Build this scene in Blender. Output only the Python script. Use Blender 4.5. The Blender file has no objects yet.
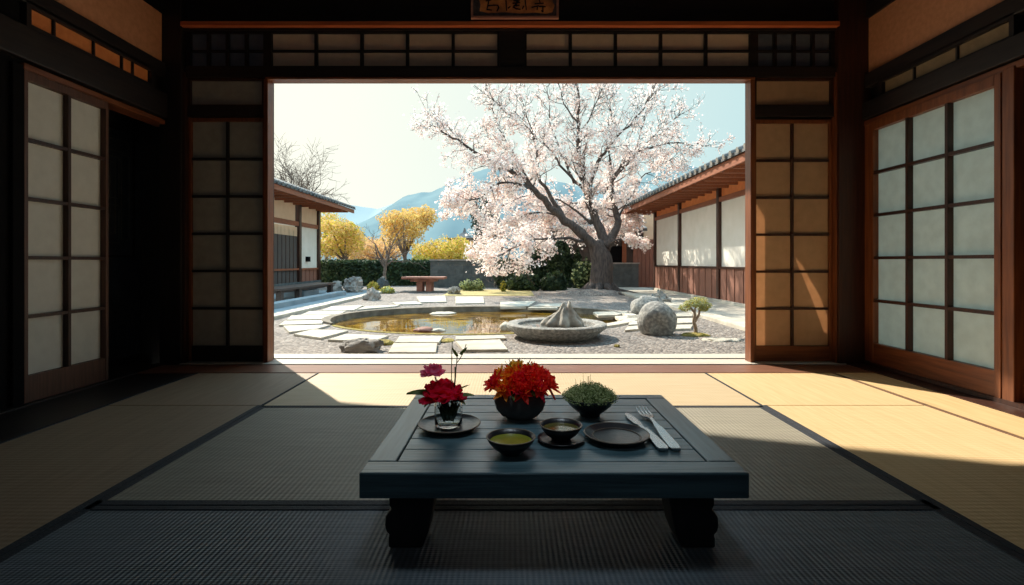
import bpy, math, random
import numpy as np
from mathutils import Vector, Matrix, noise as mnoise

R = random.Random(7)
scene = bpy.context.scene
COL = scene.collection
F = 512.0            # focal length in pixels (1024 wide frame, 18 mm on a 36 mm sensor)
EYE = 0.80           # eye height of someone kneeling
HZ = 262.0           # horizon row
GZ = -0.12           # garden ground level


def P(px, py, Y):
    return Vector(((px - 512) * Y / F, Y, EYE - (py - HZ) * Y / F))


def G(px, py, z=GZ):
    Y = F * (EYE - z) / (py - HZ)
    return Vector(((px - 512) * Y / F, Y, z))


def lin(c):
    return tuple(((v / 255) / 12.92 if v / 255 <= .04045 else ((v / 255 + .055) / 1.055) ** 2.4) for v in c)


# ------------------------------------------------------------------ materials
MATS = {}


def _new(name):
    m = bpy.data.materials.new(name)
    m.use_nodes = True
    nt = m.node_tree
    b = nt.nodes['Principled BSDF']
    return m, nt, b


def mat(name, c1, c2=None, rough=.6, scale=8, stretch=(1, 1, 1), bump=0., bscale=None, metal=0., detail=5,
        spec=.5, transl=0., trans=0., ior=1.45, c3=None, lo=.35, hi=.65, bdist=.02, coat=0.):
    if name in MATS:
        return MATS[name]
    m, nt, b = _new(name)
    N, L = nt.nodes, nt.links
    c1 = lin(c1)
    c2 = lin(c2) if c2 else c1
    tc = N.new('ShaderNodeTexCoord')
    mp = N.new('ShaderNodeMapping')
    mp.inputs['Scale'].default_value = stretch
    L.new(tc.outputs['Object'], mp.inputs['Vector'])
    nz = N.new('ShaderNodeTexNoise')
    nz.inputs['Scale'].default_value = scale
    nz.inputs['Detail'].default_value = detail
    L.new(mp.outputs[0], nz.inputs['Vector'])
    cr = N.new('ShaderNodeValToRGB')
    cr.color_ramp.elements[0].position = lo
    cr.color_ramp.elements[1].position = hi
    cr.color_ramp.elements[0].color = (*c1, 1)
    cr.color_ramp.elements[1].color = (*c2, 1)
    if c3:
        e = cr.color_ramp.elements.new((lo + hi) / 2)
        e.color = (*lin(c3), 1)
    L.new(nz.outputs['Fac'], cr.inputs[0])
    L.new(cr.outputs[0], b.inputs['Base Color'])
    b.inputs['Roughness'].default_value = rough
    b.inputs['Metallic'].default_value = metal
    b.inputs['Specular IOR Level'].default_value = spec
    b.inputs['IOR'].default_value = ior
    b.inputs['Transmission Weight'].default_value = trans
    b.inputs['Coat Weight'].default_value = coat
    if bump:
        n2 = N.new('ShaderNodeTexNoise')
        n2.inputs['Scale'].default_value = bscale or scale * 2
        n2.inputs['Detail'].default_value = 6
        L.new(mp.outputs[0], n2.inputs['Vector'])
        bp = N.new('ShaderNodeBump')
        bp.inputs['Strength'].default_value = bump
        bp.inputs['Distance'].default_value = bdist
        L.new(n2.outputs['Fac'], bp.inputs['Height'])
        L.new(bp.outputs[0], b.inputs['Normal'])
    if transl:
        out = N['Material Output']
        t = N.new('ShaderNodeBsdfTranslucent')
        L.new(cr.outputs[0], t.inputs['Color'])
        mx = N.new('ShaderNodeMixShader')
        mx.inputs[0].default_value = transl
        L.new(b.outputs[0], mx.inputs[1])
        L.new(t.outputs[0], mx.inputs[2])
        L.new(mx.outputs[0], out.inputs[0])
    MATS[name] = m
    return m


def wood(name, c1, c2, axis='x', rough=.5, scale=6, bump=.15, spec=.4):
    st = {'x': (.6, 9, 9), 'y': (9, .6, 9), 'z': (9, 9, .6)}[axis]
    return mat(name, c1, c2, rough=rough, scale=scale, stretch=st, bump=bump, spec=spec, bdist=.004)


def tatami_mat_material(name, c1, c2, axis, rough=.55, rib=230, bump=.5, mod=.22):
    m, nt, b = _new(name)
    N, L = nt.nodes, nt.links
    tc = N.new('ShaderNodeTexCoord')
    sp = N.new('ShaderNodeSeparateXYZ')
    L.new(tc.outputs['Object'], sp.inputs[0])

    def wave(out, freq):
        mu = N.new('ShaderNodeMath'); mu.operation = 'MULTIPLY'; mu.inputs[1].default_value = freq
        L.new(sp.outputs[out], mu.inputs[0])
        s = N.new('ShaderNodeMath'); s.operation = 'SINE'
        L.new(mu.outputs[0], s.inputs[0])
        return s
    a, c = ('Y', 'X') if axis == 'x' else ('X', 'Y')
    w1 = wave(a, rib * 1.6)
    w2 = wave(c, rib)
    mul = N.new('ShaderNodeMath'); mul.operation = 'MULTIPLY_ADD'
    L.new(w1.outputs[0], mul.inputs[0]); mul.inputs[1].default_value = .45
    L.new(w2.outputs[0], mul.inputs[2])
    bp = N.new('ShaderNodeBump'); bp.inputs['Strength'].default_value = bump; bp.inputs['Distance'].default_value = .0016
    L.new(mul.outputs[0], bp.inputs['Height'])
    L.new(bp.outputs[0], b.inputs['Normal'])
    mp = N.new('ShaderNodeMapping')
    mp.inputs['Scale'].default_value = (1, 14, 1) if axis == 'x' else (14, 1, 1)
    L.new(tc.outputs['Object'], mp.inputs[0])
    nz = N.new('ShaderNodeTexNoise'); nz.inputs['Scale'].default_value = 5; nz.inputs['Detail'].default_value = 6
    L.new(mp.outputs[0], nz.inputs['Vector'])
    mr = N.new('ShaderNodeMapRange'); mr.inputs[1].default_value = -1.4; mr.inputs[2].default_value = 1.4
    mr.inputs[3].default_value = -mod; mr.inputs[4].default_value = mod
    L.new(mul.outputs[0], mr.inputs[0])
    ad = N.new('ShaderNodeMath'); ad.operation = 'ADD'
    L.new(nz.outputs['Fac'], ad.inputs[0]); L.new(mr.outputs[0], ad.inputs[1])
    cr = N.new('ShaderNodeValToRGB')
    cr.color_ramp.elements[0].position = .25; cr.color_ramp.elements[1].position = .75
    cr.color_ramp.elements[0].color = (*lin(c1), 1); cr.color_ramp.elements[1].color = (*lin(c2), 1)
    L.new(ad.outputs[0], cr.inputs[0])
    L.new(cr.outputs[0], b.inputs['Base Color'])
    b.inputs['Roughness'].default_value = rough
    b.inputs['Specular IOR Level'].default_value = .35
    return m


def gravel_material():
    m, nt, b = _new('gravel')
    N, L = nt.nodes, nt.links
    tc = N.new('ShaderNodeTexCoord')
    vo = N.new('ShaderNodeTexVoronoi'); vo.inputs['Scale'].default_value = 30
    L.new(tc.outputs['Object'], vo.inputs['Vector'])
    cr = N.new('ShaderNodeValToRGB')
    e = cr.color_ramp.elements
    e[0].position = 0; e[0].color = (*lin((76, 70, 66)), 1)
    e[1].position = 1; e[1].color = (*lin((178, 168, 158)), 1)
    x = e.new(.5); x.color = (*lin((126, 116, 108)), 1)
    L.new(vo.outputs['Color'], cr.inputs[0])
    nz = N.new('ShaderNodeTexNoise'); nz.inputs['Scale'].default_value = 1.2
    L.new(tc.outputs['Object'], nz.inputs['Vector'])
    mx = N.new('ShaderNodeMix'); mx.data_type = 'RGBA'; mx.blend_type = 'MULTIPLY'
    mx.inputs[0].default_value = .5
    L.new(cr.outputs[0], mx.inputs[6])
    c2 = N.new('ShaderNodeValToRGB')
    c2.color_ramp.elements[0].position = .35; c2.color_ramp.elements[0].color = (.5, .5, .52, 1)
    c2.color_ramp.elements[1].position = .65; c2.color_ramp.elements[1].color = (1, 1, 1, 1)
    L.new(nz.outputs['Fac'], c2.inputs[0]); L.new(c2.outputs[0], mx.inputs[7])
    L.new(mx.outputs[2], b.inputs['Base Color'])
    bp = N.new('ShaderNodeBump'); bp.inputs['Strength'].default_value = 1; bp.inputs['Distance'].default_value = .02
    bp.invert = True
    L.new(vo.outputs['Distance'], bp.inputs['Height']); L.new(bp.outputs[0], b.inputs['Normal'])
    b.inputs['Roughness'].default_value = .85
    return m


def water_material():
    m, nt, b = _new('pond_water')
    N, L = nt.nodes, nt.links
    b.inputs['Base Color'].default_value = (*lin((90, 64, 18)), 1)
    b.inputs['Roughness'].default_value = .04
    b.inputs['IOR'].default_value = 1.6
    tc = N.new('ShaderNodeTexCoord')
    nz = N.new('ShaderNodeTexNoise'); nz.inputs['Scale'].default_value = 3; nz.inputs['Detail'].default_value = 2
    L.new(tc.outputs['Object'], nz.inputs['Vector'])
    bp = N.new('ShaderNodeBump'); bp.inputs['Strength'].default_value = .05; bp.inputs['Distance'].default_value = .05
    L.new(nz.outputs['Fac'], bp.inputs['Height']); L.new(bp.outputs[0], b.inputs['Normal'])
    cr = N.new('ShaderNodeValToRGB')
    cr.color_ramp.elements[0].position = .4; cr.color_ramp.elements[0].color = (*lin((78, 54, 14)), 1)
    cr.color_ramp.elements[1].position = .65; cr.color_ramp.elements[1].color = (*lin((140, 104, 34)), 1)
    L.new(nz.outputs['Fac'], cr.inputs[0]); L.new(cr.outputs[0], b.inputs['Base Color'])
    return m


def glass_material(name, tint=(1, 1, 1)):
    m, nt, b = _new(name)
    b.inputs['Base Color'].default_value = (*tint, 1)
    b.inputs['Roughness'].default_value = .02
    b.inputs['Transmission Weight'].default_value = 1
    b.inputs['IOR'].default_value = 1.45
    return m


# ------------------------------------------------------------------ mesh builder
class MB:
    def __init__(s):
        s.v, s.f, s.mi = [], [], []

    def add(s, vs, fs, mi=0):
        o = len(s.v)
        s.v += [tuple(v) for v in vs]
        s.f += [tuple(i + o for i in f) for f in fs]
        s.mi += [mi] * len(fs)
        return s

    def box(s, x0, x1, y0, y1, z0, z1, mi=0):
        vs = [(x, y, z) for z in (z0, z1) for y in (y0, y1) for x in (x0, x1)]
        return s.add(vs, [(0, 2, 3, 1), (4, 5, 7, 6), (0, 1, 5, 4), (2, 6, 7, 3), (0, 4, 6, 2), (1, 3, 7, 5)], mi)

    def prism(s, poly, axis, a, b, mi=0):
        """poly: 2-D outline; axis 'x','y','z' is the extrusion axis from a to b"""
        def mk(p, t):
            return {'x': (t, p[0], p[1]), 'y': (p[0], t, p[1]), 'z': (p[0], p[1], t)}[axis]
        n = len(poly)
        vs = [mk(p, a) for p in poly] + [mk(p, b) for p in poly]
        fs = [tuple(range(n))[::-1], tuple(range(n, 2 * n))]
        fs += [(i, (i + 1) % n, n + (i + 1) % n, n + i) for i in range(n)]
        return s.add(vs, fs, mi)

    def tube(s, pts, rad, sides=8, cap=True, mi=0, flat=1.0):
        pts = [Vector(p) for p in pts]
        if not isinstance(rad, (list, tuple)):
            rad = [rad] * len(pts)
        rings = []
        up = Vector((0, 0, 1))
        prev = None
        for i, p in enumerate(pts):
            t = (pts[min(i + 1, len(pts) - 1)] - pts[max(i - 1, 0)])
            if t.length < 1e-9:
                t = Vector((0, 0, 1))
            t.normalize()
            if prev is None:
                a = t.cross(up if abs(t.z) < .9 else Vector((1, 0, 0))).normalized()
            else:
                a = (prev - t * prev.dot(t))
                a = a.normalized() if a.length > 1e-6 else t.orthogonal().normalized()
            prev = a
            b = t.cross(a)
            rings.append([p + (a * math.cos(k * 2 * math.pi / sides) + b * flat * math.sin(k * 2 * math.pi / sides)) * rad[i]
                          for k in range(sides)])
        vs = [q for r in rings for q in r]
        fs = []
        for i in range(len(rings) - 1):
            for k in range(sides):
                k2 = (k + 1) % sides
                fs.append((i * sides + k, i * sides + k2, (i + 1) * sides + k2, (i + 1) * sides + k))
        if cap:
            fs.append(tuple(range(sides))[::-1])
            fs.append(tuple(range((len(rings) - 1) * sides, len(rings) * sides)))
        return s.add(vs, fs, mi)

    def lathe(s, prof, c=(0, 0, 0), seg=40, mi=0, sx=1, sy=1):
        closed = (abs(prof[0][0] - prof[-1][0]) + abs(prof[0][1] - prof[-1][1])) < 1e-7
        n = len(prof)
        vs, fs = [], []
        for k in range(seg):
            a = 2 * math.pi * k / seg
            for r, z in prof:
                vs.append((c[0] + r * math.cos(a) * sx, c[1] + r * math.sin(a) * sy, c[2] + z))
        for k in range(seg):
            k2 = (k + 1) % seg
            for i in range(n - 1):
                fs.append((k * n + i, k2 * n + i, k2 * n + i + 1, k * n + i + 1))
        if prof[0][0] > 1e-3 and not closed and prof[-1][0] > 1e-3:
            fs.append(tuple(k * n for k in range(seg))[::-1])
        if prof[-1][0] > 1e-3 and not closed:
            fs.append(tuple(k * n + n - 1 for k in range(seg)))
        return s.add(vs, fs, mi)

    def build(s, name, mats, parent=None, loc=None, smooth=False, bevel=0., subsurf=0, rot=None, autosmooth=None):
        me = bpy.data.meshes.new(name)
        me.from_pydata(s.v, [], s.f)
        if not isinstance(mats, (list, tuple)):
            mats = [mats]
        for m in mats:
            me.materials.append(m)
        if len(mats) > 1:
            me.polygons.foreach_set('material_index', s.mi)
        if smooth:
            me.polygons.foreach_set('use_smooth', [True] * len(me.polygons))
        me.update()
        o = bpy.data.objects.new(name, me)
        COL.objects.link(o)
        if parent:
            o.parent = parent
        if loc is not None:
            o.location = loc
        if rot:
            o.rotation_euler = rot
        if bevel:
            md = o.modifiers.new('bevel', 'BEVEL'); md.width = bevel; md.segments = 2; md.limit_method = 'ANGLE'
        if subsurf:
            md = o.modifiers.new('sub', 'SUBSURF'); md.levels = subsurf; md.render_levels = subsurf
        if smooth and autosmooth:
            try:
                me.set_sharp_from_angle(angle=math.radians(autosmooth))
            except Exception:
                pass
        return o


def tag(o, label=None, cat=None, group=None, kind=None):
    if label: o['label'] = label
    if cat: o['category'] = cat
    if group: o['group'] = group
    if kind: o['kind'] = kind
    return o


def empty(name, loc, label=None, cat=None, group=None, rz=0, kind=None):
    o = bpy.data.objects.new(name, None)
    o.empty_display_size = .1
    COL.objects.link(o)
    o.location = loc
    o.rotation_euler = (0, 0, rz)
    return tag(o, label, cat, group, kind)


def box_obj(name, b, m, parent=None, bevel=0., kind=None, loc=None):
    o = MB().box(*b).build(name, m, parent, bevel=bevel, loc=loc)
    if kind: o['kind'] = kind
    return o


def quads_obj(name, centers, normals, sizes, mats, parent=None, mi=None, aspect=1.0, jitter=.25, seed=1, loc=None, leaf=False):
    """many small leaf or petal faces as one mesh"""
    rg = np.random.default_rng(seed)
    c = np.asarray(centers, float); n = np.asarray(normals, float)
    k = len(c)
    n /= np.linalg.norm(n, axis=1, keepdims=True) + 1e-9
    r = rg.normal(size=(k, 3))
    a = np.cross(n, r); a /= np.linalg.norm(a, axis=1, keepdims=True) + 1e-9
    b = np.cross(n, a)
    s = np.asarray(sizes, float).reshape(-1, 1) * np.ones((k, 1))
    a = a * s; b = b * s * aspect
    if leaf:
        q = np.stack([c - a, c - b * .55 + a * .1, c + a, c + b * .55 + a * .1], 1)
    else:
        q = np.stack([c - a - b, c + a - b * .6, c + a * .8 + b, c - a * .7 + b * .9], 1)
    q += rg.normal(size=q.shape) * s[:, None, :] * jitter * .3
    v = q.reshape(-1, 3)
    me = bpy.data.meshes.new(name)
    me.vertices.add(len(v)); me.vertices.foreach_set('co', v.ravel())
    me.loops.add(4 * k); me.loops.foreach_set('vertex_index', np.arange(4 * k, dtype=np.int32))
    me.polygons.add(k)
    me.polygons.foreach_set('loop_start', np.arange(0, 4 * k, 4, dtype=np.int32))
    me.polygons.foreach_set('loop_total', np.full(k, 4, dtype=np.int32))
    if not isinstance(mats, (list, tuple)): mats = [mats]
    for m in mats: me.materials.append(m)
    if mi is None and len(mats) > 1:
        mi = rg.integers(0, len(mats), k)
    if mi is not None:
        me.polygons.foreach_set('material_index', np.asarray(mi, dtype=np.int32))
    me.update(calc_edges=True); me.validate()
    o = bpy.data.objects.new(name, me); COL.objects.link(o)
    if parent: o.parent = parent
    if loc is not None: o.location = loc
    return o


def rock_mesh(rx, ry, rz, seed, amp=.25, freq=1.6, sub=4, flat=-.45, dent=None, facet=.0):
    import bmesh
    bm = bmesh.new()
    bmesh.ops.create_icosphere(bm, subdivisions=sub, radius=1)
    off = Vector((seed * 3.1, seed * 1.7, seed * 5.3))
    for v in bm.verts:
        d = v.co.normalized()
        k = 1 + amp * mnoise.noise(d * freq + off) + amp * .45 * mnoise.noise(d * freq * 2.6 + off) + amp * .2 * mnoise.noise(d * freq * 7 + off)
        if facet:
            cell = mnoise.cell(d * freq * 1.7 + off)
            k += facet * (cell - .5)
        if dent:
            dd, rad, dep = dent
            a = max(0, 1 - (d - Vector(dd).normalized()).length / rad)
            k -= dep * (a * a * (3 - 2 * a))
        p = d * k
        if p.z < flat: p.z = flat + (p.z - flat) * .1
        v.co = Vector((p.x * rx, p.y * ry, (p.z - flat) * rz / (1 - flat)))
    vs = [v.co.copy() for v in bm.verts]
    zm = min(v.z for v in vs)
    vs = [(v.x, v.y, v.z - zm) for v in vs]
    fs = [tuple(v.index for v in f.verts) for f in bm.faces]
    bm.free()
    return MB().add(vs, fs)


def leaf_cloud(blobs, n, rng, shell=.55):
    """points in a set of ellipsoids (cx,cy,cz,rx,ry,rz)"""
    w = np.array([b[3] * b[4] * b[5] for b in blobs]) ** .75
    w /= w.sum()
    pick = rng.choice(len(blobs), n, p=w)
    d = rng.normal(size=(n, 3)); d /= np.linalg.norm(d, axis=1, keepdims=True)
    rad = (shell + (1 - shell) * rng.random(n) ** .6)
    rad *= 1 + .18 * np.sin(d[:, 0] * 7 + pick) * np.cos(d[:, 2] * 6 + pick * 2)
    B = np.array(blobs)[pick]
    c = B[:, :3] + d * rad[:, None] * B[:, 3:]
    nrm = d + rng.normal(size=(n, 3)) * .7
    return c, nrm


def petal(mb, base, d, up, length, width, cup, mi=0, tip=.0, nu=4, nv=5, ruff=0.):
    """one curved petal; d outward direction, up the normal"""
    d = Vector(d).normalized(); up = Vector(up); up = (up - d * up.dot(d)).normalized()
    s = d.cross(up)
    vs, fs = [], []
    for j in range(nv + 1):
        t = j / nv
        w = width * (math.sin(math.pi * (.12 + .80 * t)) ** .8 if tip == 0 else math.sin(math.pi * min(1, .15 + .85 * t)) ** .7 * (1 - .25 * t))
        for i in range(nu + 1):
            u = i / nu * 2 - 1
            p = Vector(base) + d * (length * t) + s * (w * u * .5) + up * (cup * length * (t * t) + .25 * width * u * u * (1 - t * .3))
            if ruff: p += up * ruff * math.sin(i * 2.4 + j * 1.7 + length * 900)
            vs.append(p)
    for j in range(nv):
        for i in range(nu):
            a = j * (nu + 1) + i
            fs.append((a, a + 1, a + nu + 2, a + nu + 1))
    mb.add(vs, fs, mi)

# ------------------------------------------------------------------ palette
M = dict(
    dark=wood('dark_timber', (28, 22, 22), (40, 31, 28), 'z', rough=.5),
    darkx=wood('dark_timber_x', (28, 22, 22), (40, 31, 28), 'x', rough=.5),
    darky=wood('dark_timber_y', (26, 22, 23), (40, 32, 30), 'y', rough=.5),
    red=wood('red_timber', (98, 54, 32), (130, 74, 42), 'z', rough=.42),
    redx=wood('red_timber_x', (98, 54, 32), (130, 74, 42), 'x', rough=.42),
    redy=wood('red_timber_y', (98, 54, 32), (130, 74, 42), 'y', rough=.38),
    brown=wood('brown_timber', (74, 48, 38), (94, 62, 48), 'z', rough=.5),
    maroon=wood('maroon_timber', (46, 26, 19), (66, 37, 26), 'z', rough=.45),
    plaster=mat('ochre_plaster', (196, 130, 92), (210, 142, 102), scale=30, rough=.9, bump=.1),
    orange=mat('orange_paper', (214, 120, 62), (228, 134, 72), scale=20, rough=.8),
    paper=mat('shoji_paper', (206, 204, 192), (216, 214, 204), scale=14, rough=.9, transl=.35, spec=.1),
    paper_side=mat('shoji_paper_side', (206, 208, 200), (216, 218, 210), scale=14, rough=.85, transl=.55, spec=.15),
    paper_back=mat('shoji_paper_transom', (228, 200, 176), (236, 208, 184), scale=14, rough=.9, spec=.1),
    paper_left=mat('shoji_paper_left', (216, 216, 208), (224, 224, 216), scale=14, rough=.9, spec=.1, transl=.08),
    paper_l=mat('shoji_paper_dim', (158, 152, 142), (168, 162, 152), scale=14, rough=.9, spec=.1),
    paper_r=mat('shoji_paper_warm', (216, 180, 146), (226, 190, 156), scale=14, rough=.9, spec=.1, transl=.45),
    smoked=mat('smoked_paper', (100, 106, 118), (110, 116, 128), scale=14, rough=.7, spec=.2),
    bandf=mat('heri_cloth', (26, 32, 42), (36, 42, 52), scale=60, rough=.8, bump=.2),
    bandb=mat('heri_cloth_brown', (96, 66, 44), (110, 78, 52), scale=60, rough=.8, bump=.2),
    cream=wood('cream_board', (212, 176, 124), (226, 192, 140), 'y', rough=.5),
    pale=wood('pale_sill', (206, 198, 184), (222, 214, 200), 'x', rough=.4),
    slate=wood('slate_table', (56, 82, 92), (80, 108, 118), 'x', rough=.34, bump=.35, spec=.6, scale=5),
    slatey=wood('slate_table_y', (56, 82, 92), (80, 108, 118), 'y', rough=.34, bump=.35, spec=.6, scale=5),
    leg=wood('table_leg', (20, 20, 24), (30, 29, 32), 'z', rough=.5),
    ceramic=mat('black_ceramic', (26, 26, 30), (34, 34, 38), scale=30, rough=.32, spec=.5, bump=.08),
    rim=mat('worn_rim', (92, 80, 68), (112, 98, 84), scale=60, rough=.4),
    pot=mat('pot_clay', (58, 54, 52), (76, 70, 66), scale=24, rough=.75, bump=.25, bdist=.004),
    tea=mat('green_tea', (118, 122, 34), (134, 136, 44), scale=30, rough=.12),
    tea2=mat('dark_tea', (84, 76, 36), (98, 90, 44), scale=30, rough=.12),
    metal=mat('cutlery_steel', (150, 156, 160), (150, 156, 160), rough=.24, metal=1, scale=20),
    petal_red=mat('petal_red', (236, 20, 60), (250, 46, 84), scale=40, rough=.55, transl=.6),
    petal_pink=mat('petal_pink', (250, 104, 152), (255, 140, 180), scale=40, rough=.55, transl=.6),
    petal_scar=mat('petal_scarlet', (250, 44, 40), (255, 76, 56), scale=40, rough=.55, transl=.6),
    petal_or=mat('petal_orange', (255, 120, 24), (255, 160, 44), scale=40, rough=.55, transl=.6),
    petal_yel=mat('petal_yellow', (255, 196, 60), (255, 212, 90), scale=40, rough=.55, transl=.6),
    stem=mat('stem_green', (52, 72, 36), (70, 92, 44), scale=40, rough=.6),
    leaf=mat('leaf_green', (74, 96, 40), (104, 124, 54), scale=30, rough=.5, transl=.3),
    leafpale=mat('leaf_pale', (148, 164, 104), (176, 188, 132), scale=30, rough=.6, transl=.3),
    leafdark=mat('leaf_dark', (30, 48, 34), (48, 68, 42), scale=4, rough=.7, transl=.15),
    leafhedge=mat('leaf_hedge', (44, 62, 36), (66, 84, 44), scale=4, rough=.7, transl=.2),
    leafyel=mat('leaf_yellow', (220, 186, 92), (236, 206, 118), scale=4, rough=.7, transl=.4),
    leafgold=mat('leaf_gold', (210, 172, 100), (226, 192, 124), scale=4, rough=.7, transl=.4),
    leafyg=mat('leaf_yellow_green', (184, 170, 52), (206, 194, 78), scale=4, rough=.7, transl=.4),
    leafor=mat('leaf_apricot', (222, 180, 130), (234, 196, 148), scale=4, rough=.7, transl=.4),
    blos1=mat('blossom_white', (254, 244, 238), (255, 250, 246), scale=4, rough=.8, transl=.5),
    blos2=mat('blossom_pink', (248, 226, 220), (252, 236, 230), scale=4, rough=.8, transl=.5),
    blos3=mat('blossom_rose', (222, 190, 182), (234, 206, 198), scale=4, rough=.8, transl=.4),
    bark=mat('bark', (58, 50, 48), (92, 80, 74), scale=8, stretch=(3, 3, .7), rough=.95, bump=.8, bdist=.05),
    bark2=mat('bark_grey', (92, 80, 72), (122, 108, 98), scale=8, rough=.95),
    stone=mat('grey_stone', (112, 108, 104), (168, 162, 154), scale=3, rough=.9, bump=.8, bscale=14, bdist=.04),
    stone2=mat('granite', (116, 114, 110), (172, 168, 160), scale=26, rough=.9, bump=.6, bscale=30, bdist=.02, c3=(140, 138, 132)),
    slab=mat('pale_slab', (176, 168, 152), (202, 194, 178), scale=5, rough=.85, bump=.3, bscale=30, bdist=.006),
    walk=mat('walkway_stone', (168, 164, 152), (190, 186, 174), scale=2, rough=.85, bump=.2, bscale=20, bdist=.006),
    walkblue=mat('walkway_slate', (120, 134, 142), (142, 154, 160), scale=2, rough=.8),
    moss=mat('moss', (112, 100, 44), (160, 142, 62), scale=14, rough=.95, bump=.8, bdist=.03),
    lawn=mat('dry_lawn', (158, 144, 92), (180, 166, 108), scale=10, rough=.95, bump=.6),
    rimstone=mat('pond_rim_stone', (88, 80, 68), (128, 118, 102), scale=6, rough=.85, bump=.6, bdist=.02),
    gwall=mat('garden_wall_stone', (62, 68, 70), (84, 90, 90), scale=5, rough=.9, bump=.5),
    white=mat('white_plaster', (226, 222, 210), (236, 232, 222), scale=3, rough=.9),
    peach=mat('peach_plaster', (232, 200, 164), (240, 210, 176), scale=3, rough=.9),
    tan=mat('orange_board', (226, 126, 66), (240, 142, 78), scale=6, rough=.7),
    plank=wood('maroon_plank', (118, 78, 64), (142, 94, 76), 'z', rough=.7),
    plank2=wood('grey_plank', (92, 84, 80), (112, 104, 98), 'z', rough=.7),
    gate=wood('dark_gate', (66, 60, 58), (86, 78, 74), 'z', rough=.7),
    beam=wood('outdoor_beam', (124, 70, 46), (152, 88, 56), 'y', rough=.6),
    tile=mat('roof_tile', (74, 76, 78), (104, 106, 106), scale=6, rough=.55, bump=.2),
    tilelight=mat('roof_tile_edge', (120, 116, 108), (150, 146, 138), scale=6, rough=.6),
    benchw=wood('bench_wood', (58, 46, 42), (84, 68, 60), 'y', rough=.55),
    tablered=mat('garden_table_stone', (120, 72, 58), (150, 98, 80), scale=6, rough=.7, bump=.3),
    hill1=mat('hill_near_haze', (104, 128, 136), (118, 142, 148), scale=.03, detail=8, rough=1, spec=0),  # blue mist put into the hill colour
    hill2=mat('hill_far_haze', (150, 170, 176), (160, 178, 184), scale=.01, rough=1, spec=0),  # pale distance haze put into the colour
    boards=wood('floor_boards', (40, 32, 30), (58, 46, 42), 'y', rough=.35),
    sillred=wood('sill_red', (112, 74, 58), (136, 92, 72), 'x', rough=.33, spec=.6),
    ink=mat('ink', (26, 16, 16), (32, 20, 18), scale=20, rough=.7),
    signpanel=mat('sign_gold', (150, 96, 66), (240, 160, 92), scale=9, rough=.7, c3=(206, 124, 76)),
    signdark=mat('sign_dark', (66, 60, 66), (92, 82, 86), scale=40, rough=.7),
    signframe=wood('sign_frame', (158, 110, 100), (184, 130, 116), 'x', rough=.5),
    black=mat('near_black', (14, 13, 15), (18, 17, 19), scale=10, rough=.9, spec=.1),
    roomwall=mat('dim_wall', (120, 120, 126), (132, 132, 138), scale=10, rough=.8),
)
M['gravel'] = gravel_material()
M['water'] = water_material()
M['glass'] = glass_material('vase_glass', (.93, .97, .97))
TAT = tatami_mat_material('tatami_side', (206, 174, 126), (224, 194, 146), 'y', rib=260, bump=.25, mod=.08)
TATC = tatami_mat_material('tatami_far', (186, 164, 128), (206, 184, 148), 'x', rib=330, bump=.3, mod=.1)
TATM = tatami_mat_material('tatami_center_shaded', (132, 127, 114), (158, 152, 136), 'x', rib=330)  # greyed copy, room shade put into the straw colour
TATL = tatami_mat_material('tatami_left_shaded', (140, 118, 96), (162, 138, 112), 'y', rib=260, bump=.25, mod=.08)  # browner copy, the lack of sun put into its colour
TATF = tatami_mat_material('tatami_front_shaded', (80, 92, 102), (106, 118, 128), 'x', rib=420, bump=.8)  # bluish dark copy, cool shade put into its colour

# ------------------------------------------------------------------ room shell
YB = 4.10      # the wall with the opening
XL, XR = -2.75, 2.80
YN = -1.6      # wall behind the camera
ZC = 3.10

def struct(name, b, m, bevel=0.):
    return box_obj(name, b, m, bevel=bevel, kind='structure')

struct('floor', (-2.9, 2.95, YN, 3.99, -.16, -.052), M['boards'])
struct('ceiling', (-3.0, 3.05, YN - .1, YB + .25, ZC, ZC + .1), M['darky'])
struct('wall_front', (-3.0, 3.05, YN - .1, YN, -.1, ZC), M['dark'])

# left wall
struct('wall_left', (XL - .12, XL, YN, YB + .2, 2.36, 2.80), M['plaster'])
mb = MB()
mb.box(XL - .12, XL, YN, 2.86, -.05, 2.36)
mb.box(XL - .12, XL + .02, YN, YB + .2, 2.75, ZC)
mb.box(XL - .12, XL, 2.86, YB + .2, 1.90, 2.13)
tag(mb.build('trim_1', M['black']), kind='structure')
tag(MB().box(XL - .05, XL + .045, YN, YB, 1.93, 2.12).box(XL - .05, XL + .03, YN, YB, 2.255, 2.36)
    .build('trim_2', M['darky'], bevel=.006), kind='structure')
tag(MB().box(XL - .10, XL + .025, 2.86, YB, 1.88, 1.915).build('trim_3', M['redy'], bevel=.004), kind='structure')
struct('trim_4', (XL - .2, XL + .05, YN, YB - .1, -.10, .004), M['darky'])
# right wall
struct('wall_right', (XR, XR + .12, YN, YB + .2, 2.27, 2.74), M['plaster'])
mb = MB()
mb.box(XR, XR + .12, YN, 2.30, -.05, 2.27)
mb.box(XR - .02, XR + .12, YN, YB + .2, 2.71, ZC)
mb.box(XR, XR + .12, 2.30, YB + .2, 1.89, 2.05)
tag(mb.build('trim_5', M['darky']), kind='structure')
tag(MB().box(XR - .05, XR + .03, YN, YB, 1.915, 2.045).box(XR - .03, XR + .03, YN, YB, 2.165, 2.275)
    .build('trim_6', M['darky'], bevel=.006), kind='structure')
tag(MB().box(XR - .035, XR + .10, 2.30, YB, 1.865, 1.905).build('trim_7', M['redy'], bevel=.004), kind='structure')
struct('trim_8', (2.615, XR + .14, YN, YB - .1, -.10, .006), M['maroon'])
struct('trim_30', (XR - .055, XR + .13, 2.30, YB - .1, -.05, .031), M['maroon'])
struct('trim_9', (2.335, 2.612, YN, 3.69, -.10, .002), M['cream'])
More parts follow.
